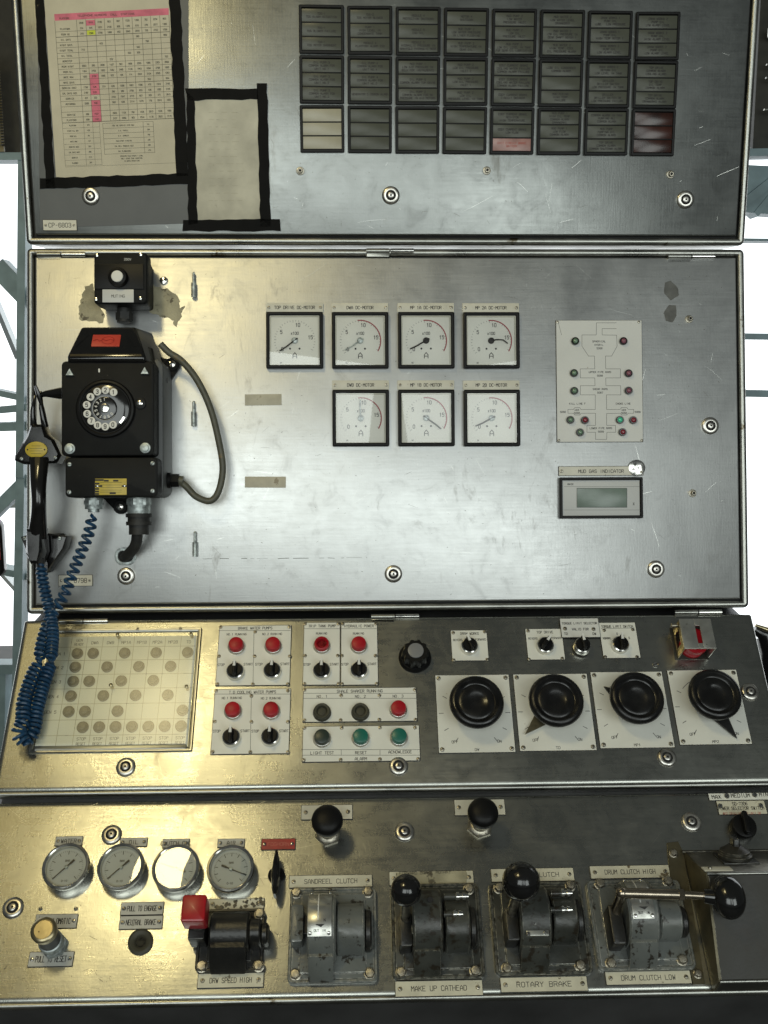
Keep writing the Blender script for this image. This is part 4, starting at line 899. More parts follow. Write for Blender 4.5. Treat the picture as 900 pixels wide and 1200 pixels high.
for i, (nm, x0, y0, x1, y1, na, red, short) in enumerate(AM):
    yc = y1 - (x1 - x0) / 2
    t = Th('ammeter', 'square ammeter under the %s DC-MOTOR plate, %s' % (short, NEEDLE[i]), 'ammeter', PB, (x0 + x1) / 2, yc, 0, 'ammeters on the middle door')
    t.part('bezel', cached('amb', 'bezel', ['black'], am_bezel), None); f = t.part('dial_face', cached('amf', 'dial_face', ['dial'], am_back), None)
    t.part('inner_rim', cached('amr', 'inner_rim', ['cream'], am_rim), None)
    t.part('scale_print', cached('ams', 'scale_print', ['ink'], am_scale), None, f)
    if red:
        b = MB(); b.line([(34.6 * cos(a), 34.6 * sin(a)) for a in [radians(96 - k * 6) for k in range(22)]], 1.7, 2.7); t.part('red_arc', b, 'redarc', f)
    b = MB(); a = radians(na); L0 = 31
    if i == 3: b.tube([(0, 0, 5.4), (10, 1.5, 5.4), (20, 1, 5.4), (28, -5, 5)], [1.2, 1.2, 1.1, 1.0], 6)
    else: b.tube([(-6 * cos(a), -6 * sin(a), 5.4), (0, 0, 5.4), (L0 * .6 * cos(a + .04), L0 * .6 * sin(a + .04), 5.4), (L0 * cos(a), L0 * sin(a), 5.4)], [1.6, 1.3, 1.3, 1.2], 6)
    t.part('needle', b, 'zinc' if i in (1, 4) else 'ink')
    b = MB(); b.lathe([(5.4, 2.2), (5.2, 5.2), (3.6, 6.2), (1.5, 6.4)], seg=20); t.part('pivot', b, 'ink' if i in (2, 3) else 'zinc')
    t.part('glass', cached('amg', 'glass', ['glass'], am_glass), None)
    me = cached('amnp', 'name_plate', ['cream'], lambda b: b.plate(0, 0, 96, 15.6, 0, 2.2, .6, .35))
    np_ = t.part('name_plate', me, None, None, (0, 56.2, 0)); b = MB(); b.text(nm, 0, 0, 5.0, 2.3, .82, 0, .17); t.part('lettering', b, 'ink', np_)
    for sx in (-43.5, 43.5): t.part('screw', screw_mesh(2.6, 'dullmetal'), None, np_, (sx, 0, 2.2), random.uniform(0, 3))

# BOP status panel
def K(x, y): return 640 + x / 7.2, 365 + y / 7.2
bp_ = Th('valve_status_panel', 'pale panel with a blowout preventer outline diagram and small red and green lamps', 'indicator panel', PB, 703, 447)
rc = bp_.rect(*K(84, 74), *K(812, 1104)); bp_.plate('plate', rc, 0, 2, 'bopplate', 1, .5)
z = 2.1
lines = [[(590, 98), (422, 98), (420, 200), (300, 200), (300, 295), (355, 378), (405, 378), (408, 486), (285, 486), (287, 562), (408, 562), (410, 628), (287, 628), (287, 705), (412, 705), (412, 828), (290, 828), (282, 812), (240, 812), (228, 828), (182, 828), (182, 860), (228, 860), (240, 875), (282, 875), (292, 860), (414, 860), (414, 962), (342, 962), (342, 1020), (414, 1020), (414, 1080), (508, 1080)],
         [(590, 147), (470, 147), (470, 200), (592, 202), (596, 295), (550, 378), (498, 378), (500, 486), (624, 486), (624, 562), (500, 562), (502, 628), (626, 628), (628, 705), (506, 705), (508, 828), (622, 828), (634, 812), (676, 812), (690, 828), (736, 828), (736, 860), (690, 860), (676, 875), (634, 875), (622, 860), (508, 862), (508, 962), (582, 962), (584, 1020), (510, 1020), (508, 1080)]]
b = MB()
for ln in lines: b.line([bp_.l(*K(*p)) for p in ln], .55, z)
b.line([bp_.l(*K(*p)) for p in ((100, 90), (112, 140), (128, 200))], .5, z)
bp_.part('diagram_lines', b, 'ink')
bp_.letters([(s, *K(x, y), 2.9) for s, x, y in (('SPHERICAL', 446, 253), ('HYDRIL', 446, 282), ('5068', 450, 311), ('UPPER PIPE RAMS', 454, 512), ('5068', 454, 542), ('SHEAR RAMS', 456, 655), ('5067', 456, 685), ('KILL LINE F', 264, 778), ('CHOKE LINE', 650, 778), ('HCR', 260, 832), ('5068', 260, 857), ('HCR', 656, 832), ('5068', 656, 857), ('5066', 142, 848), ('5068', 772, 848), ('LOWER PIPE RAMS', 462, 985), ('5068', 462, 1014))], z, wf=.95, wt=.17)
for (x, y, m) in ((245, 250, 'green_lens'), (652, 250, 'mauve_lens'), (235, 520, 'green_lens'), (695, 522, 'mauve_lens'), (237, 670, 'green_lens'), (696, 668, 'mauve_lens'), (204, 915, 'green_lens'), (327, 917, 'red_lens'), (622, 915, 'green_lit'), (735, 917, 'red_lens'), (286, 1020, 'green_lens'), (645, 1018, 'red_lens')):
    u, v = bp_.l(*K(x, y), 5)
    o = bp_.part('lamp', cached('boplamp', 'lamp', ['bakelite'], lambda b: b.lathe([(6.6, 0), (6.6, 5), (5.8, 6), (4.8, 6), (4.5, 4)], seg=20)), None, None, (u, v, 2))
    bp_.part('lens', cached(('bl', m), 'lens', [m], lambda b: b.lathe([(4.6, 3), (4.3, 6), (3, 7.6), (1, 8.2)], seg=16)), None, o)
for p in ((96, 90), (782, 90), (107, 1088), (806, 1088)): bp_.screw(*K(*p), 2, 2.4)

# mud gas indicator
def K(x, y): return 620 + x / 3.214, 340 + y / 3.214
mg = Th('gas_indicator', 'flat black-framed digital meter with blank grey display under a MUD GAS INDICATOR plate', 'digital meter', PB, 703.5, 583)
rc = mg.rect(*K(115, 705), *K(428, 860), 5); b = MB(); b.ring(0, 0, rc[2], rc[3], [(0, 0), (0, 7), (1, 8.5), (3.5, 8.5), (5, 6), (5.2, 2)], r=2); mg.part('bezel', b, 'black', None, (rc[0], rc[1], 0))
fc = mg.plate('face', (rc[0], rc[1], rc[2] - 9, rc[3] - 9), 1, 4.5, 'instr', .5, .3)
mg.plate('display', mg.rect(*K(180, 746), *K(368, 818), 5), 4.2, 5.4, 'lcd', .5, .3)
b = MB()
for y in (740, 828): b.seg_(mg.l(*K(132, y), 4.5), mg.l(*K(418, y), 4.5), .4, 4.6)
b.line([mg.l(*K(*p), 4.5) for p in ((180, 746), (368, 746), (368, 818), (180, 818), (180, 746))], .6, 5.5)
mg.part('face_lines', b, 'inkgrey'); mg.letters([('KNICK', *K(156, 731), 2.6), ('%', *K(394, 805), 4)], 4.6, wf=.85, wt=.2)
rc = mg.rect(*K(110, 663), *K(430, 699)); mg.plate('name_plate', rc, 0, 2, 'cream', .5, .3); mg.letters([('MUD GAS INDICATOR', *K(271, 682), 5.2)], 2.1, wf=.95, wt=.16); mg.screw(*K(122, 682), 2, 3)
tg = Th('round_tag', 'round metal inspection tag at the right end of the gas indicator plate', 'tag', PB, *K(406, 670), 2.2)
b = MB(); b.lathe([(14, 0), (14, 1.2), (13, 1.6)], seg=32); tg.part('disc', b, 'chrome')
b = MB(); b.text('CALIBR', -1, 4, 3.4, 1.7, .8, -.9, .2); b.text('OK', -7, -2, 3.4, 1.7, .8, -.9, .2); tg.part('lettering', b, 'ink'); tg.screw(7, -7, 1.6, 2.4, px=False)

# ================================================================== upper desk
def K8(x, y): return x / 3.6, 700 + y / 3.6
gm = Th('generator_matrix', 'square grid panel with grey-beige push buttons for generators, in a recessed steel frame', 'button panel', PC, 140, 810)
rc = gm.rect(47, 737, 231.5, 880)
def qloop(q_, z): return [(*gm.l(*K8(*p)), z) for p in q_]
outer = [(150, 655), (820, 660), (836, 133), (232, 133)]; inner = [(175, 622), (803, 626), (822, 172), (246, 172)]
b = MB(); o1 = [(*gm.l(*K8(*p)), 0) for p in outer]
def off(l, d, z):   # move a quad loop outward by d
    return [(l[0][0] - d, l[0][1] - d, z), (l[1][0] + d, l[1][1] - d, z), (l[2][0] + d, l[2][1] + d, z), (l[3][0] - d, l[3][1] + d, z)]
# squared frame on the panel
fx0 = (gm.l(*K8(160, 500))[0]); fr = gm.rect(46, 737, 231, 882)
b.ring(0, 0, fr[2], fr[3], [(0, -.5), (0, 2.5), (1, 4), (5, 4), (6.5, 3), (7, .6)], r=2, seg=3)
gm.part('frame', b, 'frame', None, (fr[0], fr[1], 0))
fi = (fr[0], fr[1] - 3, fr[2] - 16, fr[3] - 22)
fc = gm.plate('grid_face', fi, 0, 1.6, 'matrix', .6, .3)
# grid lines from the photograph's columns and rows, squared to the face
X0, X1 = fi[0] - fi[2] / 2, fi[0] + fi[2] / 2; Y0, Y1 = fi[1] - fi[3] / 2, fi[1] + fi[3] / 2
colf = [.135 + i * .1085 for i in range(8)]; rowf = [.10, .225, .355, .485, .620, .760, .895]
def gx(f): return X0 + f * fi[2]
def gy(f): return Y1 - f * fi[3]
b = MB()
for f in colf: b.seg_((gx(f), Y0 + .6), (gx(f), Y1 - .6), .7, 1.7)
for f in rowf: b.seg_((X0 + .6, gy(f)), (X1 - .6, gy(f)), .7, 1.75)
gm.part('grid_lines', b, 'patch', fc).location = (-fi[0] / 1000 * 0, 0, 0) if False else (-0, 0, 0)
fcx, fcy = fi[0], fi[1]
for o in [o for o in bpy.data.objects if o.name.startswith('grid_lines')]: o.parent = gm.o
hd = ['GEN READY', 'DWA', 'DWB', 'MP1A', 'MP1B', 'MP2A', 'MP2B', 'TD']
b = MB()
for i, s_ in enumerate(hd):
    cxx = gx(colf[i] + .054)
    if ' ' in s_: b.text('GEN', cxx, gy(.035), 4.4, 1.7, .85, 0, .15); b.text('READY', cxx, gy(.074), 4.4, 1.7, .75, 0, .15)
    else: b.text(s_, cxx, gy(.06), 4.8, 1.7, .9, 0, .15)
for r in range(5): b.text('GEN %d' % (r + 1), gx(.066), gy((rowf[r] + rowf[r + 1]) / 2), 4.8, 1.7, .85, 0, .15)
for i in range(1, 8): b.text('STOP', gx(colf[i] + .054), gy(.925), 4.4, 1.7, .9, 0, .15); b.text('RESET', gx(colf[i] + .054), gy(.968), 4.0, 1.7, .8, 0, .15)
gm.part('lettering', b, 'inkgrey')
BT = [(0, 0), (1, 0), (3, 0), (5, 0), (7, 0), (0, 1), (2, 1), (4, 1), (6, 1), (0, 2), (1, 2), (3, 2), (5, 2), (0, 3), (2, 3), (4, 3), (6, 3), (0, 4), (1, 4), (3, 4), (7, 4)] + [(i, 5) for i in range(1, 8)]
def btn(b):
    b.lathe([(9.2, 0), (9.2, 2.2), (8, 3), (7.4, 3), (7.2, 7.5), (6.2, 9.2), (4.2, 9.8)], seg=24)
    b.lathe([(3.3, 9.7), (2.9, 10.6), (1.5, 10.8)], seg=14)
for c_, r_ in BT:
    gm.part('push_button', cached('mbtn', 'push_button', ['beige'], btn), None, None, (gx(colf[c_] + .054), gy((rowf[r_] + rowf[r_ + 1]) / 2), 1.6))
b = MB(); b.add([(X0 + 1, Y0 + 1, 13.2), (X1 - 1, Y0 + 1, 13.2), (X1 - 1, Y1 - 1, 13.2), (X0 + 1, Y1 - 1, 13.2)], [(0, 1, 2, 3)]); gm.part('clear_cover', b, 'coverglass')
for fx, fy in ((.46, .015), (.97, .015), (.46, .48), (.97, .5), (.02, .5)):
    b = MB(); b.lathe([(2.6, 0), (2.6, 12.5), (2.9, 13.6), (1.2, 14.6)], seg=12); gm.part('cover_post', b, 'brass', None, (gx(fx), gy(fy), 1.6))
for fx in (.12, .58, .86): gm.screw(fr[0] - fr[2] / 2 + fx * fr[2], fr[1] + fr[3] / 2 - 2.4, 4, 2.6, px=False)
b = MB(); b.plate(fr[0], fr[1] - fr[3] / 2 + 7, fr[2] - 18, 7, 1, 5, 1, .8); gm.part('lower_ledge', b, 'frame')

def K(x, y): return 230 + x / 3.214, 710 + y / 3.214
def lampcap(b):
    b.lathe([(13.6, 0), (13.6, 4.5), (12.8, 6)], seg=28)
    b.lathe([(12.4, 5), (12.2, 14), (11, 16.2), (7, 17.2), (2, 17.4)], seg=28)
def add_lamp(t, x, y, m='redlamp', z=2):
    u, v = t.l(x, y, 12 + z)
    me = cached(('lampring', m == 'socket'), 'lamp', ['olive' if m == 'socket' else 'satin'], lambda b: b.lathe([(14.6, 0), (14.4, 2.5), (13.4, 4.5), (12.6, 5)], seg=28))
    o = t.part('lamp', me, None, None, (u, v, z))
    if m == 'redlampdark':
        b = MB(); b.lathe([(12.4, 4), (12.2, 10), (11.6, 12.6), (9.5, 13.4), (8, 12), (7.6, 6)], seg=28); b.cur = 1; b.lathe([(7.6, 6), (2, 5.6)], seg=20); t.part('lamp_cap', b, ['redlamp', 'redlampdark'], o)
    elif m == 'socket':
        b = MB(); b.lathe([(13.2, 4), (12.9, 9), (11.4, 10.4), (8.8, 10), (7.2, 7), (6.6, 2)], seg=28); b.cur = 1; b.lathe([(6.6, 2), (1, 1.6)], seg=20); t.part('open_socket', b, ['olive', 'hole'], o)
    else:
        t.part('lamp_cap', cached(('lampcap', m), 'lamp_cap', [m], lambda b: b.lathe([(12.4, 4), (12.2, 12), (11.2, 14.4), (8.6, 15.2), (2, 15.6)], seg=28)), None, o)
    return o
def swring(b): b.lathe([(15, 0), (14.6, 5), (13.6, 9), (12, 10), (11, 9)], seg=32)
def swknob(b):
    b.lathe([(11.6, 6), (11.4, 14), (10.6, 15)], seg=28)
    b.plate(0, 0, 6.2, 23, 14, 24, 3, 1.4, 4)
def swmark(b): b.poly([(-2.2, 2), (2.2, 2), (1.6, 14), (-1.6, 14)], 23.4, 24.8, .2)
def add_switch(t, x, y, ang=0, z=2, big=1.0, tip=False):
    u, v = t.l(x, y, 12 + z)
    o = t.part('selector_switch', cached('swr', 'selector_switch', ['chrome'], swring), None, None, (u, v, z))
    k = t.part('knob', cached('swk', 'knob', ['black'], swknob), None, o, (0, 0, 0), ang)
    m = link('pointer_mark', cached('swm', 'pointer_mark', ['white'], swmark), o, (0, 0, 0), ang)
    o.scale = (big, big, 1); return o
def panelplate(t, x0, y0, x1, y1, screws=(), m='plate', divs=()):
    rc = t.rect(*K(x0, y0), *K(x1, y1)); p = t.plate('plate', rc, 0, 2, m, .8, .4)
    for s in screws: t.screw(*K(*s), 2, 3.0)
    if divs:
        b = MB()
        for d in divs: b.line([t.l(*K(*p_)) for p_ in d], .6, 2.1)
        t.part('engraved_lines', b, 'ink')
    return rc
t = Th('pump_control_plate', 'white BRAKE WATER PUMPS plate with two red lamps and two switches', 'control plate', PC, *K(218, 190), 0, 'pump control plates')
panelplate(t, 80, 75, 356, 302, ((92, 80), (350, 80), (86, 190), (220, 190), (352, 190), (80, 295), (213, 295), (345, 295), (222, 98)), divs=([(84, 95), (355, 95)], [(218, 95), (214, 300)]))
t.letters([('BRAKE WATER PUMPS', *K(222, 84), 4.4), ('NO.1 RUNNING', *K(152, 107), 3.6), ('NO.2 RUNNING', *K(286, 106), 3.6), ('STOP', *K(93, 222), 4.0), ('START', *K(196, 220), 4.0), ('STOP', *K(236, 220), 4.0), ('START', *K(334, 219), 4.0)], 2, wf=.82, wt=.16)
for p in ((149, 143), (288, 142)): add_lamp(t, *K(*p))
for p in ((145, 240), (285, 238)): add_switch(t, *K(*p))
t = Th('pump_control_plate', 'white T.D.COOLING WATER PUMPS plate with two red lamps and two switches', 'control plate', PC, *K(206, 435), 0, 'pump control plates')
panelplate(t, 62, 314, 353, 560, ((75, 320), (345, 320), (70, 436), (208, 437), (345, 437), (62, 550), (204, 551), (345, 551), (208, 340)), divs=([(65, 334), (353, 334)], [(208, 334), (204, 558)]))
t.letters([('T.D.COOLING WATER PUMPS', *K(212, 325), 4.4), ('NO.1 RUNNING', *K(134, 347), 3.6), ('NO.2 RUNNING', *K(281, 348), 3.6), ('STOP', *K(77, 472), 4.0), ('START', *K(184, 471), 4.0), ('STOP', *K(222, 472), 4.0), ('START', *K(330, 471), 4.0)], 2, wf=.8, wt=.16)
for p in ((136, 388), (281, 388)): add_lamp(t, *K(*p))
for p in ((130, 490), (277, 488)): add_switch(t, *K(*p))
t = Th('pump_control_plate', 'white TRIP TANK PUMP plate with a dark-centred red lamp above one switch', 'control plate', PC, *K(472, 180), 0, 'pump control plates')
panelplate(t, 403, 64, 542, 300, ((410, 68), (535, 68), (410, 188), (533, 188), (408, 294), (536, 294)), divs=([(405, 88), (541, 88)],))
t.letters([('TRIP TANK PUMP', *K(474, 76), 4.4), ('RUNNING', *K(472, 104), 3.6), ('STOP', *K(417, 221), 4.0), ('START', *K(520, 220), 4.0)], 2, wf=.8, wt=.16)
add_lamp(t, *K(472, 140), 'redlampdark'); add_switch(t, *K(472, 238))
t = Th('pump_control_plate', 'white HYDRAULIC POWER plate with one bright red lamp above one switch', 'control plate', PC, *K(613, 180), 0, 'pump control plates')
panelplate(t, 544.5, 64, 684, 300, ((552, 68), (677, 68), (549, 188), (675, 188), (549, 294), (679, 294)), divs=([(546, 88), (684, 88)],))
t.letters([('HYDRAULIC POWER', *K(613, 76), 4.4), ('RUNNING', *K(611, 104), 3.6), ('STOP', *K(560, 220), 4.0), ('START', *K(662, 219), 4.0)], 2, wf=.8, wt=.16)
add_lamp(t, *K(612, 140)); add_switch(t, *K(613, 236))
t = Th('shaker_lamp_plate', 'white SHALE SHAKER RUNNING plate with two empty sockets and one red lamp', 'lamp plate', PC, *K(616, 375))
panelplate(t, 402, 310, 831, 438, ((408, 317), (823, 317), (408, 431), (544, 431), (690, 429), (826, 429), (546, 338), (690, 338)), divs=([(404, 331), (831, 331)], [(404, 350), (831, 350)], [(546, 331), (546, 350)], [(690, 331), (690, 350)]))
t.letters([('SHALE SHAKER RUNNING', *K(616, 321), 4.4), ('NO. 1', *K(474, 341), 4.2), ('NO. 2', *K(618, 341), 4.2), ('NO. 3', *K(760, 340), 4.2)], 2, wf=.9, wt=.16)
add_lamp(t, *K(473, 393), 'socket'); add_lamp(t, *K(618, 392), 'socket'); add_lamp(t, *K(762, 383))
t = Th('alarm_button_plate', 'white ALARM plate with one dark and two green buttons', 'button plate', PC, *K(621, 520))
panelplate(t, 400, 453, 842, 588, ((408, 460), (548, 460), (692, 459), (824, 459), (405, 581), (544, 580), (692, 578), (836, 577)), divs=([(401, 543), (841, 543)], [(401, 564), (841, 564)], [(546, 543), (546, 564)], [(692, 543), (692, 564)]))
t.letters([('LIGHT TEST', *K(474, 554), 4.4), ('RESET', *K(620, 553), 4.4), ('ACNOWLEDGE', *K(768, 550), 4.4), ('ALARM', *K(620, 576), 4.6)], 2, wf=.9, wt=.16)
for p, m in (((473, 492), 'darkbutton'), ((619, 490), 'green'), ((764, 488), 'green')): add_lamp(t, *K(*p), m)

# ribbed knob
t = Th('ribbed_knob', 'large black ribbed knob with a grey centre cap', 'knob', PC, 486, 767)
b = MB(); b.lathe([(27, 0), (26.5, 4), (24, 7)], seg=40)
fl = []
for z_, s_ in ((6, 1.0), (26, .93), (30, .86)):
    fl.append([((21.5 + 1.6 * cos(10 * a)) * s_ * cos(a), (21.5 + 1.6 * cos(10 * a)) * s_ * sin(a), z_) for a in [2 * pi * k / 80 for k in range(80)]])
b.loft(fl); t.part('grip', b, 'black', None, (0, -6, 0))
b = MB(); b.lathe([(13, 29.5), (12.6, 31.6), (11, 32)], seg=28); t.part('cap', b, 'greycap', None, (0, -6, 0))

# small selector switches
def K2(x, y): return 450 + x / 3.6, 700 + y / 3.6
def K3(x, y): return 660 + x / 3.75, 700 + y / 3.75
def sel(label, Kf, x0, y0, x1, y1, head, left, right, kx, ky, ang, scr, extra=()):
    t = Th('selector_switch_plate', label, 'switch plate', PC, *Kf((x0 + x1) / 2, (y0 + y1) / 2), 0, 'selector switch plates')
    rc = t.rect(*Kf(x0, y0), *Kf(x1, y1)); t.plate('plate', rc, 0, 2, 'plate', .8, .4)
    for s in scr: t.screw(*Kf(*s), 2, 3)
    hy = y0 + 13; t.letters([(head, *Kf((x0 + x1) / 2, hy), 4.2), (left, *Kf(x0 + 28, y0 + 40), 3.5), (right, *Kf(x1 - 30, y0 + 38), 3.5)] + list(extra), 2, wf=.8, wt=.16)
    add_switch(t, *Kf(kx, ky), ang, 2); return t
sel('small DRAW WORKS switch plate, knob turned slightly left', K2, 283, 140, 438, 270, 'DRAW WORKS', 'REVERS', 'FORWARD', 362, 198, .35, ((292, 150), (425, 146), (294, 265), (436, 263)))
sel('small TOP DRIVE switch plate, knob turned right', K2, 600, 134, 757, 266, 'TOP DRIVE', 'REVERS', 'FORWARD', 683, 196, -.65, ((608, 142), (612, 262), (752, 258)))
t = Th('selector_switch_plate', 'wide TORQUE LIMIT SELECTOR plate with its knob hanging below the lower edge', 'switch plate', PC, *K3(78, 140), 0, 'selector switch plates')
rc = t.rect(*K3(-14, 97), *K3(157, 182)); t.plate('plate', rc, 2.2, 5, 'bopplate', .8, .4)
t.letters([('TORQUE LIMIT SELECTOR', *K3(71, 114), 3.6), ('VALID FOR', *K3(75, 140), 4), ('TD', *K3(12, 160), 4), ('DW', *K3(137, 160), 4)], 5.1, wf=.85, wt=.18)
for p in ((8, 138), (133, 140)): t.screw(*K3(*p), 5, 3.4)
add_switch(t, *K3(88, 205), .1, 5.2)
t = Th('selector_switch_plate', 'tall TORQUE LIMIT SWITCH plate, its knob pointer split top and bottom', 'switch plate', PC, *K3(245, 190), 0, 'selector switch plates')
rc = t.rect(*K3(164, 112), *K3(328, 270)); t.plate('plate', rc, 0, 2, 'plate', .8, .4)
for p in ((180, 145), (306, 142), (185, 262), (325, 262)): t.screw(*K3(*p), 2, 3)
b = MB(); b.seg_(t.l(*K3(166, 140)), t.l(*K3(312, 137)), .6, 2.1); t.part('engraved_lines', b, 'ink')
t.letters([('TORQUE LIMIT SWITCH', *K3(237, 128), 4.2), ('NORMAL', *K3(193, 180), 3.6), ('0', *K3(237, 160), 3.6), ('5', *K3(290, 178), 3.6)], 2, wf=.72, wt=.18)
o = add_switch(t, *K3(255, 200), -.05)
b = MB(); b.poly([(-3.5, -6), (3.5, -6), (0, -17)], 20, 25, .8); t.part('rear_pointer', b, 'black', o)

# red guarded stop
def K(x, y): return K3(x, y)
t = Th('emergency_stop', 'red push button under a square slotted steel guard with a yellow side', 'stop button', PC, 817, 750)
a0 = t.rect(*K(520, 95), *K(660, 225), 42)
b = MB(); b.lathe([(20, 0), (20, 6), (17, 8), (17, 14), (22, 17), (22, 27), (19, 30)], seg=32); t.part('red_button', b, 'redlamp', None, (a0[0] + 0, a0[1] - 6, 1))
x0, x1, y0, y1 = a0[0] - a0[2] / 2, a0[0] + a0[2] / 2, a0[1] - a0[3] / 2, a0[1] + a0[3] / 2
b = MB()   # top plate with slots, made of bars
def bx(b, X0, X1, Y0, Y1, Z0_, Z1_, bev=.3): b.plate((X0 + X1) / 2, (Y0 + Y1) / 2, X1 - X0, Y1 - Y0, Z0_, Z1_, .4, bev, 2)
cx_ = a0[0] + 2
bx(b, x0, cx_ - 4, y0, y1, 40, 43); bx(b, cx_ + 4, x1, y0, y1, 40, 43); bx(b, cx_ - 4, cx_ + 4, y1 - 12, y1, 40, 43); bx(b, cx_ - 4, cx_ + 4, y0, y0 + 9, 40, 43)
t.part('slotted_guard', b, 'scaleplate')
b = MB()
bx(b, x0, x0 + 2, y0, y0 + 14, 1, 40, .2); bx(b, x0, x0 + 2, y1 - 14, y1, 1, 40, .2); bx(b, x0, x0 + 2, y0 + 14, y1 - 14, 1, 8, .2); bx(b, x0, x0 + 2, y0 + 14, y1 - 14, 30, 40, .2); t.part('guard_side', b, 'brass')
b = MB(); bx(b, x1 - 2, x1, y0, y0 + 14, 1, 40, .2); bx(b, x1 - 2, x1, y1 - 14, y1, 1, 40, .2); bx(b, x1 - 2, x1, y0 + 14, y1 - 14, 1, 8, .2); bx(b, x0 + 2, x1 - 2, y1 - 2, y1, 1, 40, .2); t.part('guard_side', b, 'scaleplate')
b = MB(); bx(b, x0 - 4, x1 + 1, y0 - 2, y1 + 3, 0, 1.2); t.part('guard_base', b, 'boxsteel')
b = MB(); b.tube([(x0 - 10, y1 - 6, 30), (x0 + 2, y1 - 6, 30)], 3.5, 10); t.part('guard_screw', b, 'dullmetal')

# big throttle wheels
def dialplate(label, c, plate, wheel, rx, pointer, code):
    t = Th('throttle_wheel', label, 'hand wheel', PC, *c, 0, 'big black throttle wheels on white plates')
    rc = t.rect(*plate); t.plate('plate', rc, 0, 2, 'plate', .8, .4)
    for sx, sy in ((-1, -1), (1, -1), (-1, 1), (1, 1)): t.screw(rc[0] + sx * (rc[2] / 2 - 6), rc[1] + sy * (rc[3] / 2 - 6), 2, 3.6, px=False)
    b = MB(); R1 = rc[2] * .47; cx, cy = rc[0], rc[1]
    for a in (150, 180, 210, 235, 305, 330, 0, 28):
        r = radians(a); b.seg_((cx + (R1 - 7) * cos(r), cy + (R1 - 7) * sin(r)), (cx + R1 * cos(r), cy + R1 * sin(r)), .9, 2.1)
    b.line([(cx + 48 * cos(radians(d)), cy + 48 * sin(radians(d))) for d in range(100, 141, 8)], .8, 2.12)
    b.text('OFF', cx - 34, cy - rc[3] * .36, 4.2, 2.1, .9, .1, .16); b.text('ON', cx + 36, cy - rc[3] * .36, 4.2, 2.1, .9, -.1, .16); b.text(code, cx, cy - rc[3] * .46, 4.0, 2.1, 1, 0, .16)
    t.part('scale_marks', b, 'ink')
    H_ = 44
    wu, wv = t.l(*wheel, H_); R = rx
    b = MB(); b.lathe([(15, 0), (14, 8), (13, H_ - 12)], seg=24); t.part('spindle', b, 'bakelite', None, (wu, wv, 2))
    b = MB(); b.lathe([(13, H_ - 20), (R * .85, H_ - 16), (R * .97, H_ - 11), (R, H_ - 6), (R * .97, H_ - 1.5), (R * .90, H_ + 1.5), (R * .82, H_ + 2), (R * .76, H_ + .2), (R * .72, H_ - 2.5), (R * .66, H_ - 3.5), (R * .6, H_ - 2.2), (R * .35, H_ - 2.4), (R * .33, H_ - 3), (2, H_ - 3)], seg=64)
    t.part('wheel', b, 'wheelblack', None, (wu, wv, 0))
    if pointer:
        a, ln, m = pointer; b = MB(); r = radians(a)
        b.poly([(wu + 20 * cos(r + 1.2), wv + 20 * sin(r + 1.2)), (wu + 20 * cos(r - 1.2), wv + 20 * sin(r - 1.2)), (wu + ln * cos(r), wv + ln * sin(r))], 6, 9, .6); t.part('pointer', b, m)
    return t
dialplate('black throttle wheel lettered DW, leftmost of the big ones, pointer hidden', K2(388, 490), (*K2(222, 328), *K2(541, 658)), K2(392, 436), 43, None, 'DW')
dialplate('black throttle wheel lettered TD, brown pointer sticking out at lower left', K2(715, 485), (*K2(557, 324), *K2(877, 650)), K2(729, 429), 43.5, (222, 66, 'boxbrass'), 'TD')
dialplate('black throttle wheel lettered MP1, small dark pointer at upper left', K3(300, 495), (*K3(139, 328), *K3(462, 665)), K3(327, 436), 43, (143, 52, 'blackpaint'), 'MP1')
dialplate('black throttle wheel lettered MP2 beside the right desk edge, dark pointer below', K3(645, 485), (*K3(482, 320), *K3(795, 650)), K3(671, 421), 42, (-62, 70, 'blackpaint'), 'MP2')

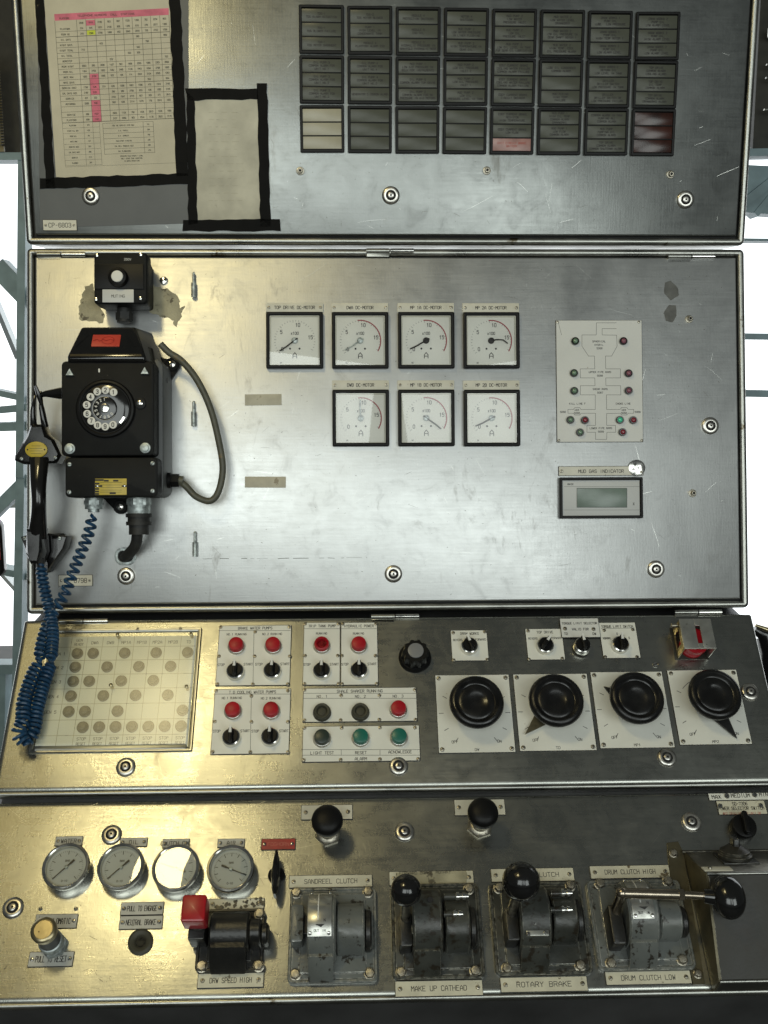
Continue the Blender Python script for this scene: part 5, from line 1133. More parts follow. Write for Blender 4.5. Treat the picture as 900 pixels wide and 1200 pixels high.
# ================================================================== lower desk
def K4(x, y): return x / 3.75, 920 + y / 3.75
def gauge(label, x, y, rpx, np_rect, txt, ang, marks, tail=True, face='gaugeface'):
    t = Th('pressure_gauge', label, 'pressure gauge', PD, x, y + 5, 0, 'round pressure gauges on the lower desk')
    u, v = t.l(x, y, 22); e = t.l(x + rpx, y, 22); R = e[0] - u
    b = MB(); b.lathe([(R * .98, 0), (R * .98, 14), (R, 16), (R, 21), (R * .97, 23), (R * .90, 23.5), (R * .86, 22.5), (R * .845, 20), (R * .84, 14.4)], seg=56); t.part('case', b, 'chrome', None, (u, v, 0))
    b = MB(); b.lathe([(R * .838, 15), (R * .836, 16), (.5, 16.05)], seg=48); f = t.part('dial_face', b, face, None, (u, v, 0))
    b = MB(); 
    for k in range(marks):
        a = radians(225 - 270 * k / (marks - 1)); b.seg_((R * .56 * cos(a), R * .56 * sin(a)), (R * .70 * cos(a), R * .70 * sin(a)), .9, 16.3)
    for k in range((marks - 1) * 5 + 1):
        a = radians(225 - 270 * k / ((marks - 1) * 5)); b.seg_((R * .66 * cos(a), R * .66 * sin(a)), (R * .71 * cos(a), R * .71 * sin(a)), .4, 16.25)
    b.text('BAR', 0, R * .28, 2.8, 16.3, .9, 0, .18); b.text('0-10', 0, -R * .58, 2.6, 16.3, .9, 0, .18); t.part('scale_print', b, 'ink', f)
    b = MB(); a = radians(ang); c, s_ = cos(a), sin(a)
    b.tube([(-R * .42 * c, -R * .42 * s_, 18), (-R * .2 * c, -R * .2 * s_, 18)], 1.5, 8); b.tube([(-R * .25 * c, -R * .25 * s_, 18), (R * .72 * c, R * .72 * s_, 18)], [1.1, .5], 8)
    t.part('needle', b, 'ink', f); b = MB(); b.lathe([(2.6, 16), (2.4, 19.5), (1, 20)], seg=14); t.part('hub', b, 'zinc', f)
    b = MB(); b.lathe([(R * .86, 21.4), (.5, 21.5)], seg=48, cap=False); t.part('glass', b, 'gaugeglass', None, (u, v, 0))
    rc = t.rect(*np_rect, 1); t.plate('name_plate', rc, 0, 2, 'greyplate', .5, .3)
    b = MB(); b.text(txt, rc[0], rc[1], rc[3] * .42, 2.1, .85, 0, .16); t.part('lettering', b, 'ink')
    for sx in (-1, 1): t.screw(rc[0] + sx * (rc[2] / 2 - 4.5), rc[1], 2, 2.8, 'chrome', px=False)
gauge('round gauge under the WATER plate, leftmost of the four', *K4(288, 355), 27.5, (*K4(243, 226), *K4(363, 268)), 'WATER', 225, 9)
gauge('round gauge under the OIL plate, beside a panel lock', *K4(530, 356), 27.5, (*K4(527, 232), *K4(648, 272)), 'OIL', 223, 9)
gauge('round gauge under the CLUTCH plate, its glass full of glare', *K4(772, 362), 28, (*K4(714, 237), *K4(833, 277)), 'CLUTCH OIL', 160, 9)
def K5(x, y): return 200 + x / 3.6, 920 + y / 3.6
gauge('round gauge under the AIR plate with finely numbered dial, rightmost of the four', *K5(252, 350), 28, (*K5(198, 227), *K5(313, 264)), 'AIR', -22, 11)

nameplate('nameplate', 'red laminate plate above the black horn lever', PD, *K5(382, 227), *K5(527, 275), ['FOGHORN'], 'redplate', ink='inkred', sm='chrome', sr=2.8, h=5)
t = Th('horn_lever', 'slim black toggle lever standing under the red plate', 'lever', PD, *K5(447, 385))
b = MB(); b.lathe([(12, 0), (12, 6), (9, 9)], seg=24); t.part('base', b, 'black')
b = MB(); u, v = t.l(*K5(440, 360), 40)
Lf = []
for vv, wx in ((-30, 2), (-24, 4.5), (-6, 6.5), (8, 6), (24, 4), (32, 2)): Lf.append([(u + 0 + wx * cos(a) , v + vv, 22 + (wx + 9) * sin(a)) for a in [2 * pi * k / 12 for k in range(12)]])
b.loft(Lf[::-1]); t.part('handle', b, 'bakelite')
b = MB(); b.tube([(u, v - 4, 5), (u, v - 4, 20)], 7, 14); t.part('stem', b, 'black')

def pullknob(label, plate, kc, r, base):
    t = Th('pull_knob', label, 'pull knob', PD, *base, 0, 'black mushroom pull knobs')
    rc = t.rect(*plate); t.plate('plate', rc, 0, 2, 'cream', .6, .3)
    for sx in (-1, 1): t.screw(rc[0] + sx * (rc[2] / 2 - 7), rc[1], 2, 3.2, px=False)
    u, v = t.l(*kc, 52)
    b = MB(); b.poly([(20 * cos(pi / 3 * k + .3), 20 * sin(pi / 3 * k + .3)) for k in range(6)], 0, 5, 1.5); b.lathe([(17, 5), (15, 7), (12, 8), (12, 18), (10, 20)], seg=28); t.part('collar', b, 'dullmetal', None, (u, v, 0))
    b = MB(); b.lathe([(9, 18), (9, 40)], seg=20); t.part('stem', b, 'dullmetal', None, (u, v, 0))
    e = t.l(kc[0] + r, kc[1], 52); R = e[0] - u
    b = MB(); b.lathe([(9, 34), (R * .7, 38), (R * .96, 44), (R, 50), (R * .96, 55), (R * .8, 59.5), (R * .5, 62), (R * .2, 62.8), (.5, 63)], seg=40); t.part('knob', b, 'black', None, (u, v, 0))
pullknob('black mushroom pull knob above the SANDREEL CLUTCH valve', (*K5(550, 85), *K5(768, 148)), K5(660, 148), 18.7, K5(664, 210))
def K6(x, y): return 430 + x / 3.6, 920 + y / 3.6
pullknob('black mushroom pull knob above the ball-handled valves', (*K6(368, 62), *K6(583, 130)), K6(490, 116), 18.2, K6(476, 190))

nameplate('nameplate', 'grey plate reading CROWN OMATIC partly covered by the reset knob', PD, *K4(155, 568), *K4(341, 632), ['CROWN OMATIC'], 'greyplate', wf=.62, sm='chrome', sr=3)
nameplate('nameplate', 'grey plate reading PULL TO RESET under the reset knob', PD, *K4(127, 733), *K4(324, 800), ['PULL TO RESET'], 'greyplate', wf=.68, sm='chrome', sr=3)
nameplate('nameplate', 'grey plate reading PULL TO ENGAGE, the upper of two', PD, *K4(531, 515), *K4(720, 573), ['PULL TO ENGAGE'], 'greyplate', wf=.70, sm='chrome', sr=3.2)
nameplate('nameplate', 'grey plate reading NEUTRAL BRAKE above the empty port', PD, *K4(525, 575), *K4(716, 635), ['NEUTRAL BRAKE'], 'greyplate', wf=.72, sm='chrome', sr=3.2)
t = Th('reset_knob', 'knurled steel reset plunger between two grey plates', 'plunger', PD, *K4(230, 690))
u, v = t.l(*K4(200, 640), 48)
u2, v2 = t.l(*K4(235, 700), 6)
b = MB(); hx = [(19 * cos(pi / 3 * k + .3), 19 * sin(pi / 3 * k + .3)) for k in range(6)]; b.poly(hx, 0, 12, 2); b.lathe([(16, 12), (16, 26), (13, 28)], seg=28); t.part('nut', b, 'zinc', None, (u2, v2, 0))
b = MB(); b.tube([(u2, v2, 24), (u2 + (u - u2) * .3, v2 + (v - v2) * .3, 40), (u2 + (u - u2) * .6, v2 + (v - v2) * .6, 54)], [14.5, 14.5, 14.5], 28); t.part('barrel', b, 'body')
b = MB(); b.lathe([(16.5, 50), (17, 54), (17, 60), (15, 62), (12.5, 62.5), (12, 61.8), (1, 62)], seg=36); t.part('cap', b, 'brass', None, (u2 + (u - u2) * .6, v2 + (v - v2) * .6, 0))
t = Th('brake_port', 'round empty port ring below the NEUTRAL BRAKE plate', 'port', PD, *K4(618, 690))
b = MB(); b.lathe([(17.5, 0), (17, 3.5), (14, 5), (10, 4), (7.5, 2), (7, .6)], seg=36); b.cur = 1; b.lathe([(7, .6), (.5, .5)], seg=24); t.part('ring', b, ['olive', 'hole'])

# ---- valves
def arc(cv, cw, r, a0, a1, n=14): return [(cv + r * cos(radians(a0 + (a1 - a0) * k / n)), cw + r * sin(radians(a0 + (a1 - a0) * k / n))) for k in range(n + 1)]
def valve(label, Kf, P0, P1, top, bot, m, bolts, hub, drum, kind, cat='control valve'):
    """P0/P1 base-plate corners, hub (x0,x1,ytop,ybot) and drum (x0,x1,ytop,ybot) as seen at their front faces"""
    t = Th('clutch_valve' if kind != 'red' else 'speed_valve', label, cat, PD, *Kf((P0[0] + P1[0]) / 2, (P0[1] + P1[1]) / 2), 0, 'lever valves on the lower desk')
    rc = t.rect(*Kf(*P0), *Kf(*P1), 4)
    b = MB(); b.plate(rc[0], rc[1], rc[2], rc[3], 0, 7, 8, 2.2, 5); b.ring(rc[0], rc[1], rc[2], rc[3], [(.8, 6.5), (.8, 8.2), (1.6, 9), (3.6, 9), (4.6, 8.2), (5.4, 6.6)], r=8, seg=5); bx(b, rc[0] - rc[2] / 2 + 16, rc[0] + rc[2] / 2 - 16, rc[1] - rc[3] / 2 + 12, rc[1] + rc[3] / 2 - 10, 6, 10, 1.5)
    t.part('base_plate', b, m)
    for p in bolts: u, v = t.l(*Kf(*p), 12); t.part('hex_bolt', hex_mesh(7), None, None, (u, v, 7), random.uniform(0, 1))
    for nm, lb in ((top, 0), (bot, 1)):
        if nm:
            q0, q1, s_ = nm; r_ = t.rect(*Kf(*q0), *Kf(*q1), 2); o = t.plate('name_plate', r_, 0, 2.4, 'creamwarm', .6, .4)
            if s_:
                th_ = min(6.2, r_[3] * .34); b = MB(); b.text(s_, 0, 0, th_, 2.5, r_[2] * .64 / (len(s_) * 5.6 * th_ / 6), 0, .13); t.part("lettering", b, "ink", o)
            for sx in (-1, 1): t.part('screw', screw_mesh(3, 'dullmetal'), None, o, (sx * (r_[2] / 2 - 7), 0, 2.4), random.uniform(0, 3))
    # hub: a rounded cam housing whose axis runs left-right
    hw = hub[4] if len(hub) > 4 else 62
    a = t.l(*Kf(hub[0], hub[2]), 22); c = t.l(*Kf(hub[1], hub[3]), 30); R_ = (a[1] - c[1]) / 2 * .98; vc = (a[1] + c[1]) / 2
    ym_ = (hub[2] + hub[3]) / 2; a = (t.l(*Kf(hub[0], ym_), hw - 12)[0], a[1]); c = (t.l(*Kf(hub[1], ym_), hw - 12)[0], c[1]); R_ = min(R_, 44); wc = hw - R_ if hw > R_ else 12
    prof = arc(vc, wc, R_, 0, 180, 18) + [(vc - R_, 8), (vc + R_, 8)]
    b = MB(); b.profx(prof, a[0], c[0], 2.5); t.part('cam_housing', b, m)
    H = (a[0], c[0], vc, wc, R_)
    # lower foot of the housing
    b = MB(); b.profx([(vc - R_ + 14, 8), (vc - R_ + 14, 38), (vc - R_ + 2, 40), (vc - R_ - 14, 26), (vc - R_ - 24, 8)], a[0] + 1, c[0] - 3, 2); t.part('housing_foot', b, m)
    # drum to the right: smaller cylinder with a stepped lower block and an end cap
    a2 = t.l(*Kf(drum[0], drum[2]), 26); c2 = t.l(*Kf(drum[1], drum[3]), 26); ym_ = (drum[2] + drum[3]) / 2; a2 = (t.l(*Kf(drum[0], ym_), 34)[0], a2[1]); c2 = (t.l(*Kf(drum[1], ym_), 34)[0], c2[1]); r2 = min((a2[1] - c2[1]) / 2, 34); v2_ = (a2[1] + c2[1]) / 2; w2 = max(10, 48 - r2)
    prof = arc(v2_, w2, r2, 0, 130, 14) + [(v2_ - r2 * .98, w2 + r2 * .15), (v2_ - r2, 8), (v2_ + r2, 8)]
    b = MB(); b.profx(prof, a2[0], c2[0], 2); t.part('drum', b, m)
    b = MB(); b.profx(arc(v2_ - 2, w2 - 2, r2 * .82, 0, 180, 14) + [(v2_ - r2 * .8, 8), (v2_ + r2 * .8, 8)], c2[0], c2[0] + 10, 2.5); t.part('end_cap', b, 'blackpaint')
    return t, H, (a2[0], c2[0], v2_, w2, r2)
def V2(x, y): return 325 + x / 7.2, 1010 + y / 7.2
t, H, D = valve('grey lever valve under the SANDREEL CLUTCH plate, without a handle ball', V2, (97, 222), (842, 1028), ((98, 110), (803, 218), 'SANDREEL CLUTCH'), None, 'greypaint',
             ((158, 255), (765, 247), (150, 945), (780, 937)), (252, 492, 270, 840, 62), (500, 735, 335, 770), 'plain')
def scale_plate(t, H, x0f, x1f, a0=18, a1=118, notch=True, print_=True):
    u0, u1, vc, wc, R_ = H; w = u1 - u0; ua, ub = u0 + w * x0f, u0 + w * x1f
    o_ = arc(vc, wc, R_ + 1.6, a0, a1, 12); i_ = arc(vc, wc, R_ - .5, a0, a1, 12)
    b = MB(); b.profx(o_ + i_[::-1], ua, ub, .3); sp = t.part('scale_plate', b, 'scaleplate')
    if print_:
        b = MB(); mid = (ua + ub) / 2 - 2
        pts = arc(vc, wc, R_ + 1.9, a0 + 8, a1 - 26, 8)
        vs = []; fs = []
        for k, (v_, w_) in enumerate(pts): vs += [(mid - .7, v_, w_), (mid + .7, v_, w_)]
        for k in range(len(pts) - 1): fs.append((2 * k, 2 * k + 2, 2 * k + 3, 2 * k + 1))
        b.add(vs, fs)
        t.part('scale_slot', b, 'white', sp)
        b = MB(); ang = a1 - 8; v_ = vc + (R_ + 1.9) * cos(radians(ang)); w_ = wc + (R_ + 1.9) * sin(radians(ang))
        b.m = Matrix.Translation((mid + 2, v_, w_)) @ Matrix.Rotation(radians(ang - 90), 4, 'X')
        b.poly([(-6, 9), (7, 9), (2, 5)], .1, .25); b.text('OUT', -4, 1, 3, .3, .9, 0, .16); b.text('IN', 6, 1, 3, .3, .9, 0, .16); b.text('N', 7, 14, 3.4, .3, .9, 0, .16); t.part('scale_print', b, 'ink', sp)
    for x in (ua + 3.5, ub - 3.5):
        for ang in (a0 + 3, a1 - 5):
            v_ = vc + (R_ + 1.6) * cos(radians(ang)); w_ = wc + (R_ + 1.6) * sin(radians(ang))
            o = t.part('screw', screw_mesh(2.6, 'chrome'), None, sp, (x, v_, w_)); o.rotation_euler = (radians(ang - 90), 0, 0)
scale_plate(t, H, .02, .86)
b = MB(); a = t.l(*V2(118, 370), 30); c = t.l(*V2(218, 690), 30); b.plate((a[0] + c[0]) / 2, (a[1] + c[1]) / 2, c[0] - a[0], a[1] - c[1], 8, 38, 5, 3, 4); t.part('lever_boss', b, 'greypaint')
b = MB(); bx(b, c[0] - 2, H[0] + 2, (a[1] + c[1]) / 2 - 12, (a[1] + c[1]) / 2 + 12, 8, 28, 1); t.part('cross_shaft', b, 'blackpaint')

def lever(t, p_base, w0, p_ball, w1, rpx, m='blackpaint', stemr=6, boss=True):
    a = t.l(*p_base, w0); c = t.l(*p_ball, w1); e = t.l(p_ball[0] + rpx, p_ball[1], w1); R = e[0] - c[0]
    A, Bv = Vector((*a, w0)), Vector((*c, w1)); 
    if boss:
        b = MB(); d = (Bv - A).normalized(); q_ = A - d * 30
        b.plate(A.x, A.y - 14, 17, 44, 10, w0 + 4, 3, 2); t.part('lever_boss', b, m)
    b = MB(); b.tube([tuple(A - (Bv - A) * .1), tuple(Bv)], [stemr * 1.15, stemr], 16); t.part('lever_stem', b, 'dullmetal')
    b = MB(); b.sphere(tuple(Bv), R, n=36, m=22); t.part('ball_knob', b, 'bakelite')
def fittings(t, Kf, pts, w=46):
    for (x, y, ln) in pts:
        u, v = t.l(*Kf(x, y), w); b = MB()
        b.tube([(u, v, w), (u + ln * .5, v, w)], 4.6, 12); b.cur = 1
        b.tube([(u + ln * .5, v, w), (u + ln * .62, v, w), (u + ln * .63, v, w), (u + ln * .75, v, w), (u + ln * .76, v, w), (u + ln * .88, v, w), (u + ln * .9, v, w), (u + ln, v, w)], [5.8, 5.8, 3.6, 3.6, 5.6, 5.2, 3.8, 3.4], 12)
        t.part('grease_fitting', b, ['greypaint_d', 'chrome'])
# make-up cathead
def V3(x, y): return 450 + x / 7.2, 1005 + y / 7.2
t, H, D = valve('oily grey lever valve above the MAKE UP CATHEAD plate with a black ball handle', V3, (62, 222), (828, 1030), ((42, 112), (758, 232), ''), ((92, 1035), (835, 1172), 'MAKE UP CATHEAD'), 'greypaint_d',
             ((716, 258), (145, 965), (770, 952)), (240, 492, 270, 820, 64), (515, 722, 350, 780), 'ball')
lever(t, V3(180, 520), 42, V3(186, 276), 96, 18.2)
fittings(t, V3, ((505, 330, 34), (505, 478, 26)))
b = MB()
for p in ((388, 358),): u, v = t.l(*V3(*p), 60); b.lathe([(5, 56), (4.4, 62)], c=(u, v, 0), seg=6)
for p in ((340, 590), (300, 682), (448, 672)): u, v = t.l(*V3(*p), 48); b.lathe([(5.5, 36), (5.3, 49.5)], c=(u, v, 0), seg=16)
t.part('plug_screw', b, 'gap')
u, v = t.l(*V3(300, 600), 50); b = MB(); b.plate(u, v, 22, 13, 40, 50, 2, .8); t.part('clamp_tab', b, 'greypaint_d')
tp = Th('masking_tape', 'torn strip of rusty brown tape stuck over the plate above the cathead valve', 'tape', PD, *V3(400, 175), 2.6)
q_ = [tp.l(*V3(*p)) for p in ((100, 128), (300, 122), (500, 116), (690, 112), (706, 150), (700, 180), (692, 222), (500, 230), (300, 236), (108, 238))]
b = MB(); b.poly(q_, 0, .6); tp.part('strip', b, 'patch'); tp.letters([('FORWARD BRAKE', *V3(270, 130), 4), ('ROTARY', *V3(500, 122), 4)], .7, wf=1)
# rotary clutch
def V4(x, y): return 570 + x / 6.923, 1000 + y / 6.923
t, H, D = valve('oily grey lever valve between CLUTCH and ROTARY BRAKE plates with a larger black ball', V4, (42, 235), (818, 992), ((36, 120), (712, 230), 'ROTARY CLUTCH'), ((112, 1000), (822, 1125), 'ROTARY BRAKE'), 'greypaint_d',
             ((103, 275), (684, 256), (168, 930), (762, 905)), (268, 520, 262, 800, 64), (535, 730, 290, 740), 'ball')
lever(t, V4(200, 490), 42, V4(282, 228), 110, 22.2)
fittings(t, V4, ((520, 325, 30), (520, 460, 30)))
u, v = t.l(*V4(378, 560), 58); b = MB(); b.plate(u - 4, v, 24, 12, 46, 58, 2, 1); t.part('clamp_tab', b, 'greypaint_d'); t.screw(u + 2, v, 58, 4.6, 'chrome', px=False)
b = MB(); u, v = t.l(*V4(415, 635), 56); b.plate(u, v, 30, 10, 44, 56, 1, .5); t.part('stop_plate', b, 'scaleplate')
for p in ((340, 655), (480, 640)): t.screw(*V4(*p), 56.5, 3, 'chrome')
# drum clutch with long lever
def V5(x, y): return 690 + x / 6.43, 1000 + y / 6.43
t, H, D = valve('grey lever valve between DRUM CLUTCH HIGH and LOW plates with a long bronze lever', V5, (20, 205), (745, 885), ((8, 90), (612, 190), 'DRUM CLUTCH HIGH'), ((124, 885), (772, 990), 'DRUM CLUTCH LOW'), 'greypaint',
             ((85, 225), (598, 205), (170, 825), (708, 797)), (290, 520, 215, 700, 62), (525, 690, 360, 640), 'long')
scale_plate(t, H, .1, .82, 18, 112)
a = t.l(*V5(205, 420), 44); k_ = t.l(*V5(248, 300), 82); e = t.l(*V5(690, 312), 88); g = t.l(*V5(880, 322), 92)
b = MB(); b.plate(a[0] - 2, a[1] - 20, 18, 52, 8, 46, 3, 2); t.part('lever_boss', b, 'blackpaint')
b = MB(); b.tube([(a[0], a[1] - 4, 40), (a[0], a[1] + 2, 48), (k_[0], k_[1], 82)], [8, 7, 6.5], 14); b.sphere((k_[0], k_[1], 82), 8, n=16, m=10)
b.tube([(k_[0], k_[1], 82), (e[0], e[1], 88)], 7, 16); b.tube([(e[0] - 3, e[1], 88), (e[0] + 4, e[1], 88)], 8.2, 6); b.tube([(e[0], e[1], 88), (g[0], g[1], 92)], 5.2, 14); t.part('long_lever', b, 'bronze')
bl = t.l(*(780 + 350 / 4.8, 920 + 630 / 4.8), 95); b = MB(); b.sphere((bl[0], bl[1], 95), 23, 29, 23, n=36, m=22); b.tube([(g[0] - 2, g[1], 92), (bl[0] - 14, bl[1], 95)], [9, 12], 18); t.part('ball_knob', b, 'bakelite')
# red-handled speed valve
def V1(x, y): return 200 + x / 3.6, 920 + y / 3.6
t, H, D = valve('black valve with a square red handle above the DRW SPEED HIGH plate', V1, (112, 524), (395, 790), ((158, 478), (395, 525), ''), ((113, 792), (393, 856), 'DRW SPEED HIGH'), 'blackpaint',
             ((375, 540), (130, 762), (370, 760)), (165, 330, 535, 700, 46), (332, 380, 570, 680), 'red')
rr = t.rect(*V1(48, 467), *V1(150, 580), 80); b = MB(); b.plate(rr[0], rr[1], rr[2], rr[3], 52, 86, 3.5, 2.5, 4); t.part('red_handle', b, 'redhandle')
b = MB(); u, v = t.l(*V1(112, 630), 36); b.plate(u, v + 4, 22, 26, 8, 46, 2, 1.5); b.plate(u + 2, v + 10, 13, 13, 40, 60, 2, 1); t.part('lever_arm', b, 'blackpaint')
b = MB(); u, v = t.l(*V1(250, 745), 14); b.plate(u, v, 5, 14, 8, 20, 2, 1); t.part('grease_nipple', b, 'dullmetal')
pk = Th('paint_chips', 'flaking black paint scraps and bare chips above the red-handled valve', 'paint chips', PD, *V1(300, 492), 2.6)
b = MB()
for k in range(46):
    x = random.uniform(165, 390); y = 520 - (x - 165) / 225 * 28 + random.uniform(-16, 16)
    u, v = pk.l(*V1(x, y)); r_ = random.uniform(1, 4.2); n = random.randint(4, 7)
    b.poly([(u + r_ * random.uniform(.5, 1.2) * cos(2 * pi * j / n), v + r_ * random.uniform(.4, 1) * sin(2 * pi * j / n)) for j in range(n)], 0, random.uniform(.3, 1.5))
pk.part('chips', b, 'blackpaint', stuff=True)

# selector plates and knob at the upper right of the lower desk
def K7(x, y): return 650 + x / 3.6, 910 + y / 3.6
t = nameplate('nameplate', 'white strip reading MAX MEDIUM MIN at the right edge', PD, *K7(647, 70), *K7(960, 102), [], 'plate', scr=False)
t.letters([('MAX', *K7(682, 86), 5.6), ('MEDIUM', *K7(783, 80), 5.6), ('MIN.', *K7(888, 76), 5.6)], 1.9, wf=.95, wt=.17)
for p in ((726, 83), (843, 78)): t.screw(*K7(*p), 1.8, 4.4, 'chrome')
t = nameplate('nameplate', 'beige plate reading POWER SELECTOR SWITCH above the black knob', PD, *K7(684, 100), *K7(890, 160), [], 'creamwarm', scr=False, z=-.0)
t.o.location = t.o.location + (PD.to_3x3() @ Vector((0, -.001, 0)))
t.letters([('SD-7306', *K7(780, 112), 4.8), ('POWER SELECTOR SWITCH', *K7(786, 131), 4.8)], 1.9, wf=.75, wt=.16); t.letters([('NOT DRILLING - 2 UNIT DW', *K7(790, 152), 3.2)], 1.9, 'inkred', name='red_lettering', wf=.8)
for p in ((697, 122), (868, 120)): t.screw(*K7(*p), 1.8, 4, 'chrome')
t = Th('power_selector_knob', 'round black selector knob with a raised bar beneath the POWER SELECTOR SWITCH plate', 'knob', PD, *K7(803, 225))
u, v = t.l(*K7(803, 203), 20); b = MB(); b.lathe([(19, 0), (19, 14), (17.5, 18), (15, 19)], seg=40); t.part('body', b, 'black', None, (u, v, 0)); b = MB(); b.plate(0, 2, 8.5, 34, 18, 29, 4, 2, 4); t.part('grip_bar', b, 'black', None, (u, v, 0), -.05)

# steel junction box on the right
def K9(x, y): return 780 + x / 4.8, 920 + y / 4.8
t = Th('switch_box', 'dark oily steel box with a sloping top and yellowed side flange at the right edge', 'box', PD, 840, 1080)
g0 = t.l(*K9(12, 335), 0); g1 = t.l(*K9(150, 1125), 0)
# side flange lying on the desk
b = MB(); q_ = [t.l(*K9(*p), 2) for p in ((8, 325), (70, 318), (100, 380), (222, 1120), (155, 1122), (30, 600))]; b.poly(q_, 0, 3, .6); t.part('flange', b, 'boxbrass')
HW = 78
a = t.l(*K9(100, 370), 2); f = t.l(*K9(232, 500), HW); d_ = t.l(*K9(222, 1108), 36); e = t.l(*K9(205, 1110), 2)
xl, xr = f[0], f[0] + 190
prof = [(a[1], 2), (f[1], HW), (d_[1], 36), (d_[1] - 4, 2)]
b = MB(); b.profx(prof, xl + 2, xr, .8); t.part('shell', b, 'boxsteel')
b = MB(); p3 = [(xl, *p) for p in prof]; b.loft([[(xl - 1.2, *p) for p in prof][::-1], [(xl + 2, *p) for p in prof][::-1]]); t.part('side_panel', b, 'boxbrass')
b = MB(); b.tube([(xl, f[1], HW), (xr, f[1], HW)], 2.4, 10); b.tube([(xl, d_[1], 36), (xr, d_[1], 36)], 2.6, 10); t.part('bright_edge', b, 'frame')
for p in ((43, 385), (180, 1062)): u, v = t.l(*K9(*p), 3); t.part('hex_bolt', hex_mesh(5.5), None, None, (u, v, 3))
# on the sloping lid: cam switch base and small plate
sl = atan2(HW - 2, a[1] - f[1]); fm = Matrix.Translation((0, f[1], HW)) @ Matrix.Rotation(-sl, 4, 'X')
ll = hypot(a[1] - f[1], HW - 2)
def lid(name, b, m, par=None): b.v = [fm @ v for v in b.v]; return t.part(name, b, m, par)
b = MB(); b.plate(xl + 95, ll * .5, 190, ll - 1, -.6, .8, .5, .3); lid('lid', b, 'boxlid')
b = MB(); b.plate(xl + 62, ll * .58, 52, 46, .8, 2.8, 1, .5); lid('lid_plate', b, 'blackpaint')
b = MB(); b.lathe([(24, 2), (24, 7), (21, 9), (21, 12), (17, 14), (9, 20)], c=(xl + 62, ll * .62, 0), seg=32); lid('cam_switch', b, 'boxsteel')
b = MB(); b.plate(xl + 62, ll * .62, 10, 18, 17, 30, 3, 2, 4); lid('switch_grip', b, 'blackpaint')
b = MB(); b.plate(xl + 20, ll * .16, 40, 15, .1, 2, .6, .3); np2 = lid('small_plate', b, 'cream')
b = MB(); b.plate(xl + 100, ll * .97 - 3, 210, 5, 0, 2, 1, .4); lid('top_lip', b, 'boxsteel')
b = MB(); b.lathe([(3, 2), (2.4, 4)], c=(xl + 10, ll * .16, 0), seg=12); lid('plate_screw', b, 'dullmetal')

# ================================================================== surroundings
def wbox(name, label, cat, m, x0, x1, y0, y1, z0, z1, kind=None, group=None, bev=3):
    b = MB(); b.plate((x0 + x1) / 2 * 1000, (y0 + y1) / 2 * 1000, (x1 - x0) * 1000, (y1 - y0) * 1000, z0 * 1000, z1 * 1000, 2, bev)
    o = bpy.data.objects.new(name, b.mesh(name, m)); C.objects.link(o)
    if kind: o['kind'] = kind
    else: o['label'] = label; o['category'] = cat
    if group: o['group'] = group
    return o
# sky beyond the cabin windows
mS = bpy.data.materials.new('bright_overcast_sky'); mS.use_nodes = True; nn = mS.node_tree; nn.nodes.clear()
e_ = nn.nodes.new('ShaderNodeEmission'); e_.inputs[0].default_value = (.93, .98, 1, 1); e_.inputs[1].default_value = 2.4; oo = nn.nodes.new('ShaderNodeOutputMaterial'); nn.links.new(e_.outputs[0], oo.inputs[0])
M['sky'] = mS
b = MB(); b.add([(-6000, 3500, -1500), (6000, 3500, -1500), (6000, 3500, 5500), (-6000, 3500, 5500)], [(0, 1, 2, 3)]); o = bpy.data.objects.new('sky', b.mesh('sky', 'sky')); C.objects.link(o); o['kind'] = 'structure'
b = MB(); b.add([(-5000, -5000, 0), (5000, -5000, 0), (5000, 3400, 0), (-5000, 3400, 0)], [(0, 1, 2, 3)]); o = bpy.data.objects.new('floor', b.mesh('floor', 'floor')); C.objects.link(o); o['kind'] = 'structure'
YW = .75
def X(px, y=600, Y=YW): return wp(px, y, Y).x
def Zp(py, x=450, Y=YW): return wp(x, py, Y).z
def bars(name, label, segs, m='winframe', depth=.05, cat='window frame', Y=YW):
    o = bpy.data.objects.new(name, None); C.objects.link(o); o.location = (0, Y, 0); o['label'] = label; o['category'] = cat
    for kk, (x0, y0, x1, y1, wd) in enumerate(segs):
        a = wp(x0, y0, Y); c = wp(x1, y1, Y); a.y = c.y = kk * .004
        d = (c - a).normalized(); nrm = Vector((-d.z, 0, d.x)) * (wd * Y_SC / 2)
        b = MB(); L_ = []
        for pnt in (a, c): L_.append([tuple((pnt + s * nrm + Vector((0, q, 0))) * 1000) for s, q in ((-1, 0), (1, 0), (1, depth), (-1, depth))])
        b.loft(L_); link('frame_bar', b.mesh('frame_bar', m, False), o)
    return o
Y_SC = (wp(451, 600, YW) - wp(450, 600, YW)).length
bars('left_window', 'blue-grey window frame with diagonal braces left of the console', [(-60, 183, 40, 183, 8), (25, 183, 22, 560, 9), (22, 560, 16, 900, 10), (-60, 486, 30, 478, 8), (-60, 503, 30, 500, 10), (-20, 610, 30, 560, 14), (-10, 310, 34, 356, 22), (-60, 450, 34, 470, 7), (-60, 662, 30, 680, 8), (-60, 790, 30, 790, 12), (-4, 790, -6, 900, 8)])
bars('right_window', 'blue-grey window frame with thin bars right of the console', [(868, 394, 960, 395, 7), (868, 461, 960, 463, 8), (868, 178, 960, 176, 8), (868, 280, 960, 281, 3), (874, 238, 960, 170, 10), (890, 250, 940, 190, 7), (874, 225, 960, 232, 40), (874, 200, 960, 204, 18)])
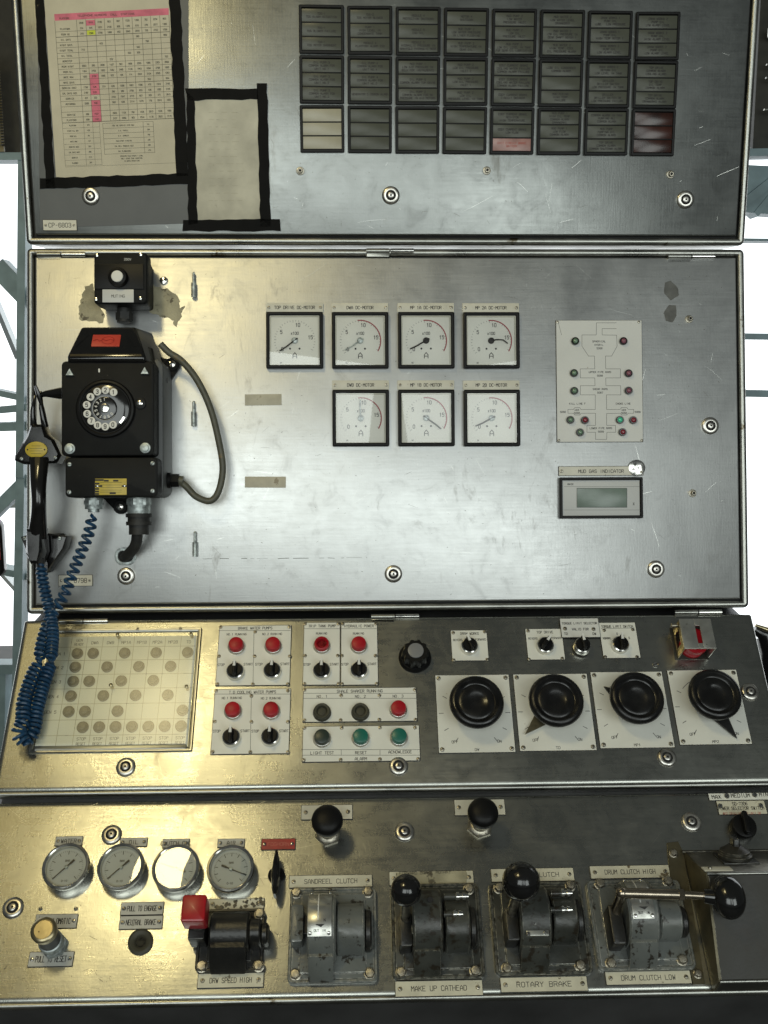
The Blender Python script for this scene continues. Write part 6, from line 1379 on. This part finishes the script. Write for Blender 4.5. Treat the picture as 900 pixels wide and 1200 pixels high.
# dark cabin lining above the windows
zt = Zp(176); 
o = wbox('wall_lining', None, None, 'darkwall', X(880) - .02, X(880) + 1.2, YW + .06, YW + .12, Zp(172), Zp(-60) + .5, 'structure')
o = wbox('wall_lining', None, None, 'darkwall', X(20) - 1.2, X(20) + .06, YW + .10, YW + .16, Zp(176), Zp(-60) + .5, 'structure')
# thin pipes against the lining on the right
for k, y in enumerate((36, 70, 86, 124)):
    o = wbox('pipe', 'thin pale pipe on the dark wall at upper right, %s from the top' % ORD[k], 'pipe', 'frame', X(874), X(960), YW + .02, YW + .03, Zp(y), Zp(y) + (.02 if k == 0 else .004), None, 'pipes on the dark wall', 1)
# perforated sheet at the upper left
t = bpy.data.objects.new('perforated_sheet', None); C.objects.link(t); t.location = (X(0), YW, Zp(100)); t['label'] = 'brown perforated metal sheet at the upper left behind the console'; t['category'] = 'metal sheet'
b = MB(); px0, px1 = X(-20), X(30); z0_, z1_ = Zp(174), Zp(55)
stepm = 6.2
nx = int((px1 - px0) * 1000 / stepm); nz = int((z1_ - z0_) * 1000 / stepm)
for i in range(nx):
    x = (px0 - X(0)) * 1000 + i * stepm; b.plate(x, 0, 2.2, 1.6, (z0_ - Zp(100)) * 1000, (z1_ - Zp(100)) * 1000, .2, .1, 1)
for j in range(nz):
    zz = (z0_ - Zp(100)) * 1000 + j * stepm; b.plate((px0 + px1 - 2 * X(0)) * 500, .6, (px1 - px0) * 1000, 1.6, zz, zz + 2.2, .2, .1, 1)
link('wire_grid', b.mesh('wire_grid', 'mesh'), t)
b = MB(); b.plate((px0 + px1 - 2 * X(0)) * 500, 0, (px1 - px0) * 1000, 8, (Zp(180) - Zp(100)) * 1000, (Zp(173.5) - Zp(100)) * 1000, .5, .3); link('lower_rail', b.mesh('lower_rail', 'boxbrass'), t)
# small things at the picture edges
P_ = wp(-4, 640, .25)
t = bpy.data.objects.new('round_instrument', None); C.objects.link(t); t.location = P_; t['label'] = 'edge of a round black case with a red mark at the far left'; t['category'] = 'instrument'
b = MB(); b.m = Matrix.Rotation(pi / 2, 4, 'X'); b.loft([b.rloop(0, 0, w_, h_, w_ / 2, z_, 8) for w_, h_, z_ in ((34, 108, 0), (40, 116, 8), (38, 112, 20), (26, 92, 24))]); link('case', b.mesh('case', 'bakelite'), t)
b = MB(); b.m = Matrix.Rotation(pi / 2, 4, 'X'); b.plate(12, 0, 6, 44, 24, 26, 1, .4); link('red_mark', b.mesh('red_mark', 'redhandle'), t)
P_ = wp(896, 775, .10)
t = bpy.data.objects.new('side_bracket', None); C.objects.link(t); t.location = P_; t['label'] = 'black curved bracket with a brass edge behind the right end of the desk'; t['category'] = 'bracket'
b = MB(); b.tube([(-22, 0, 62), (-4, -4, 52), (8, -6, 20), (10, -6, -40), (6, -4, -90)], [9, 14, 16, 15, 12], 14); link('arm', b.mesh('arm', 'bakelite'), t)
b = MB(); b.tube([(-24, -8, 70), (0, -12, 62), (16, -14, 34), (20, -14, -20)], [3, 5, 6, 4], 10); link('brass_trim', b.mesh('brass_trim', 'brass'), t)

# lattice legs of the rig seen through the windows, a couple of metres outside
Y_SC = (wp(451, 600, 2.6) - wp(450, 600, 2.6)).length
bars('derrick_lattice', 'pale steel lattice outside the left window, washed out by daylight', [(-30, 300, 20, 420, 5), (-40, 592, 30, 590, 10), (-30, 640, 24, 700, 4)], 'paleframe', .06, 'steel lattice', 2.6)
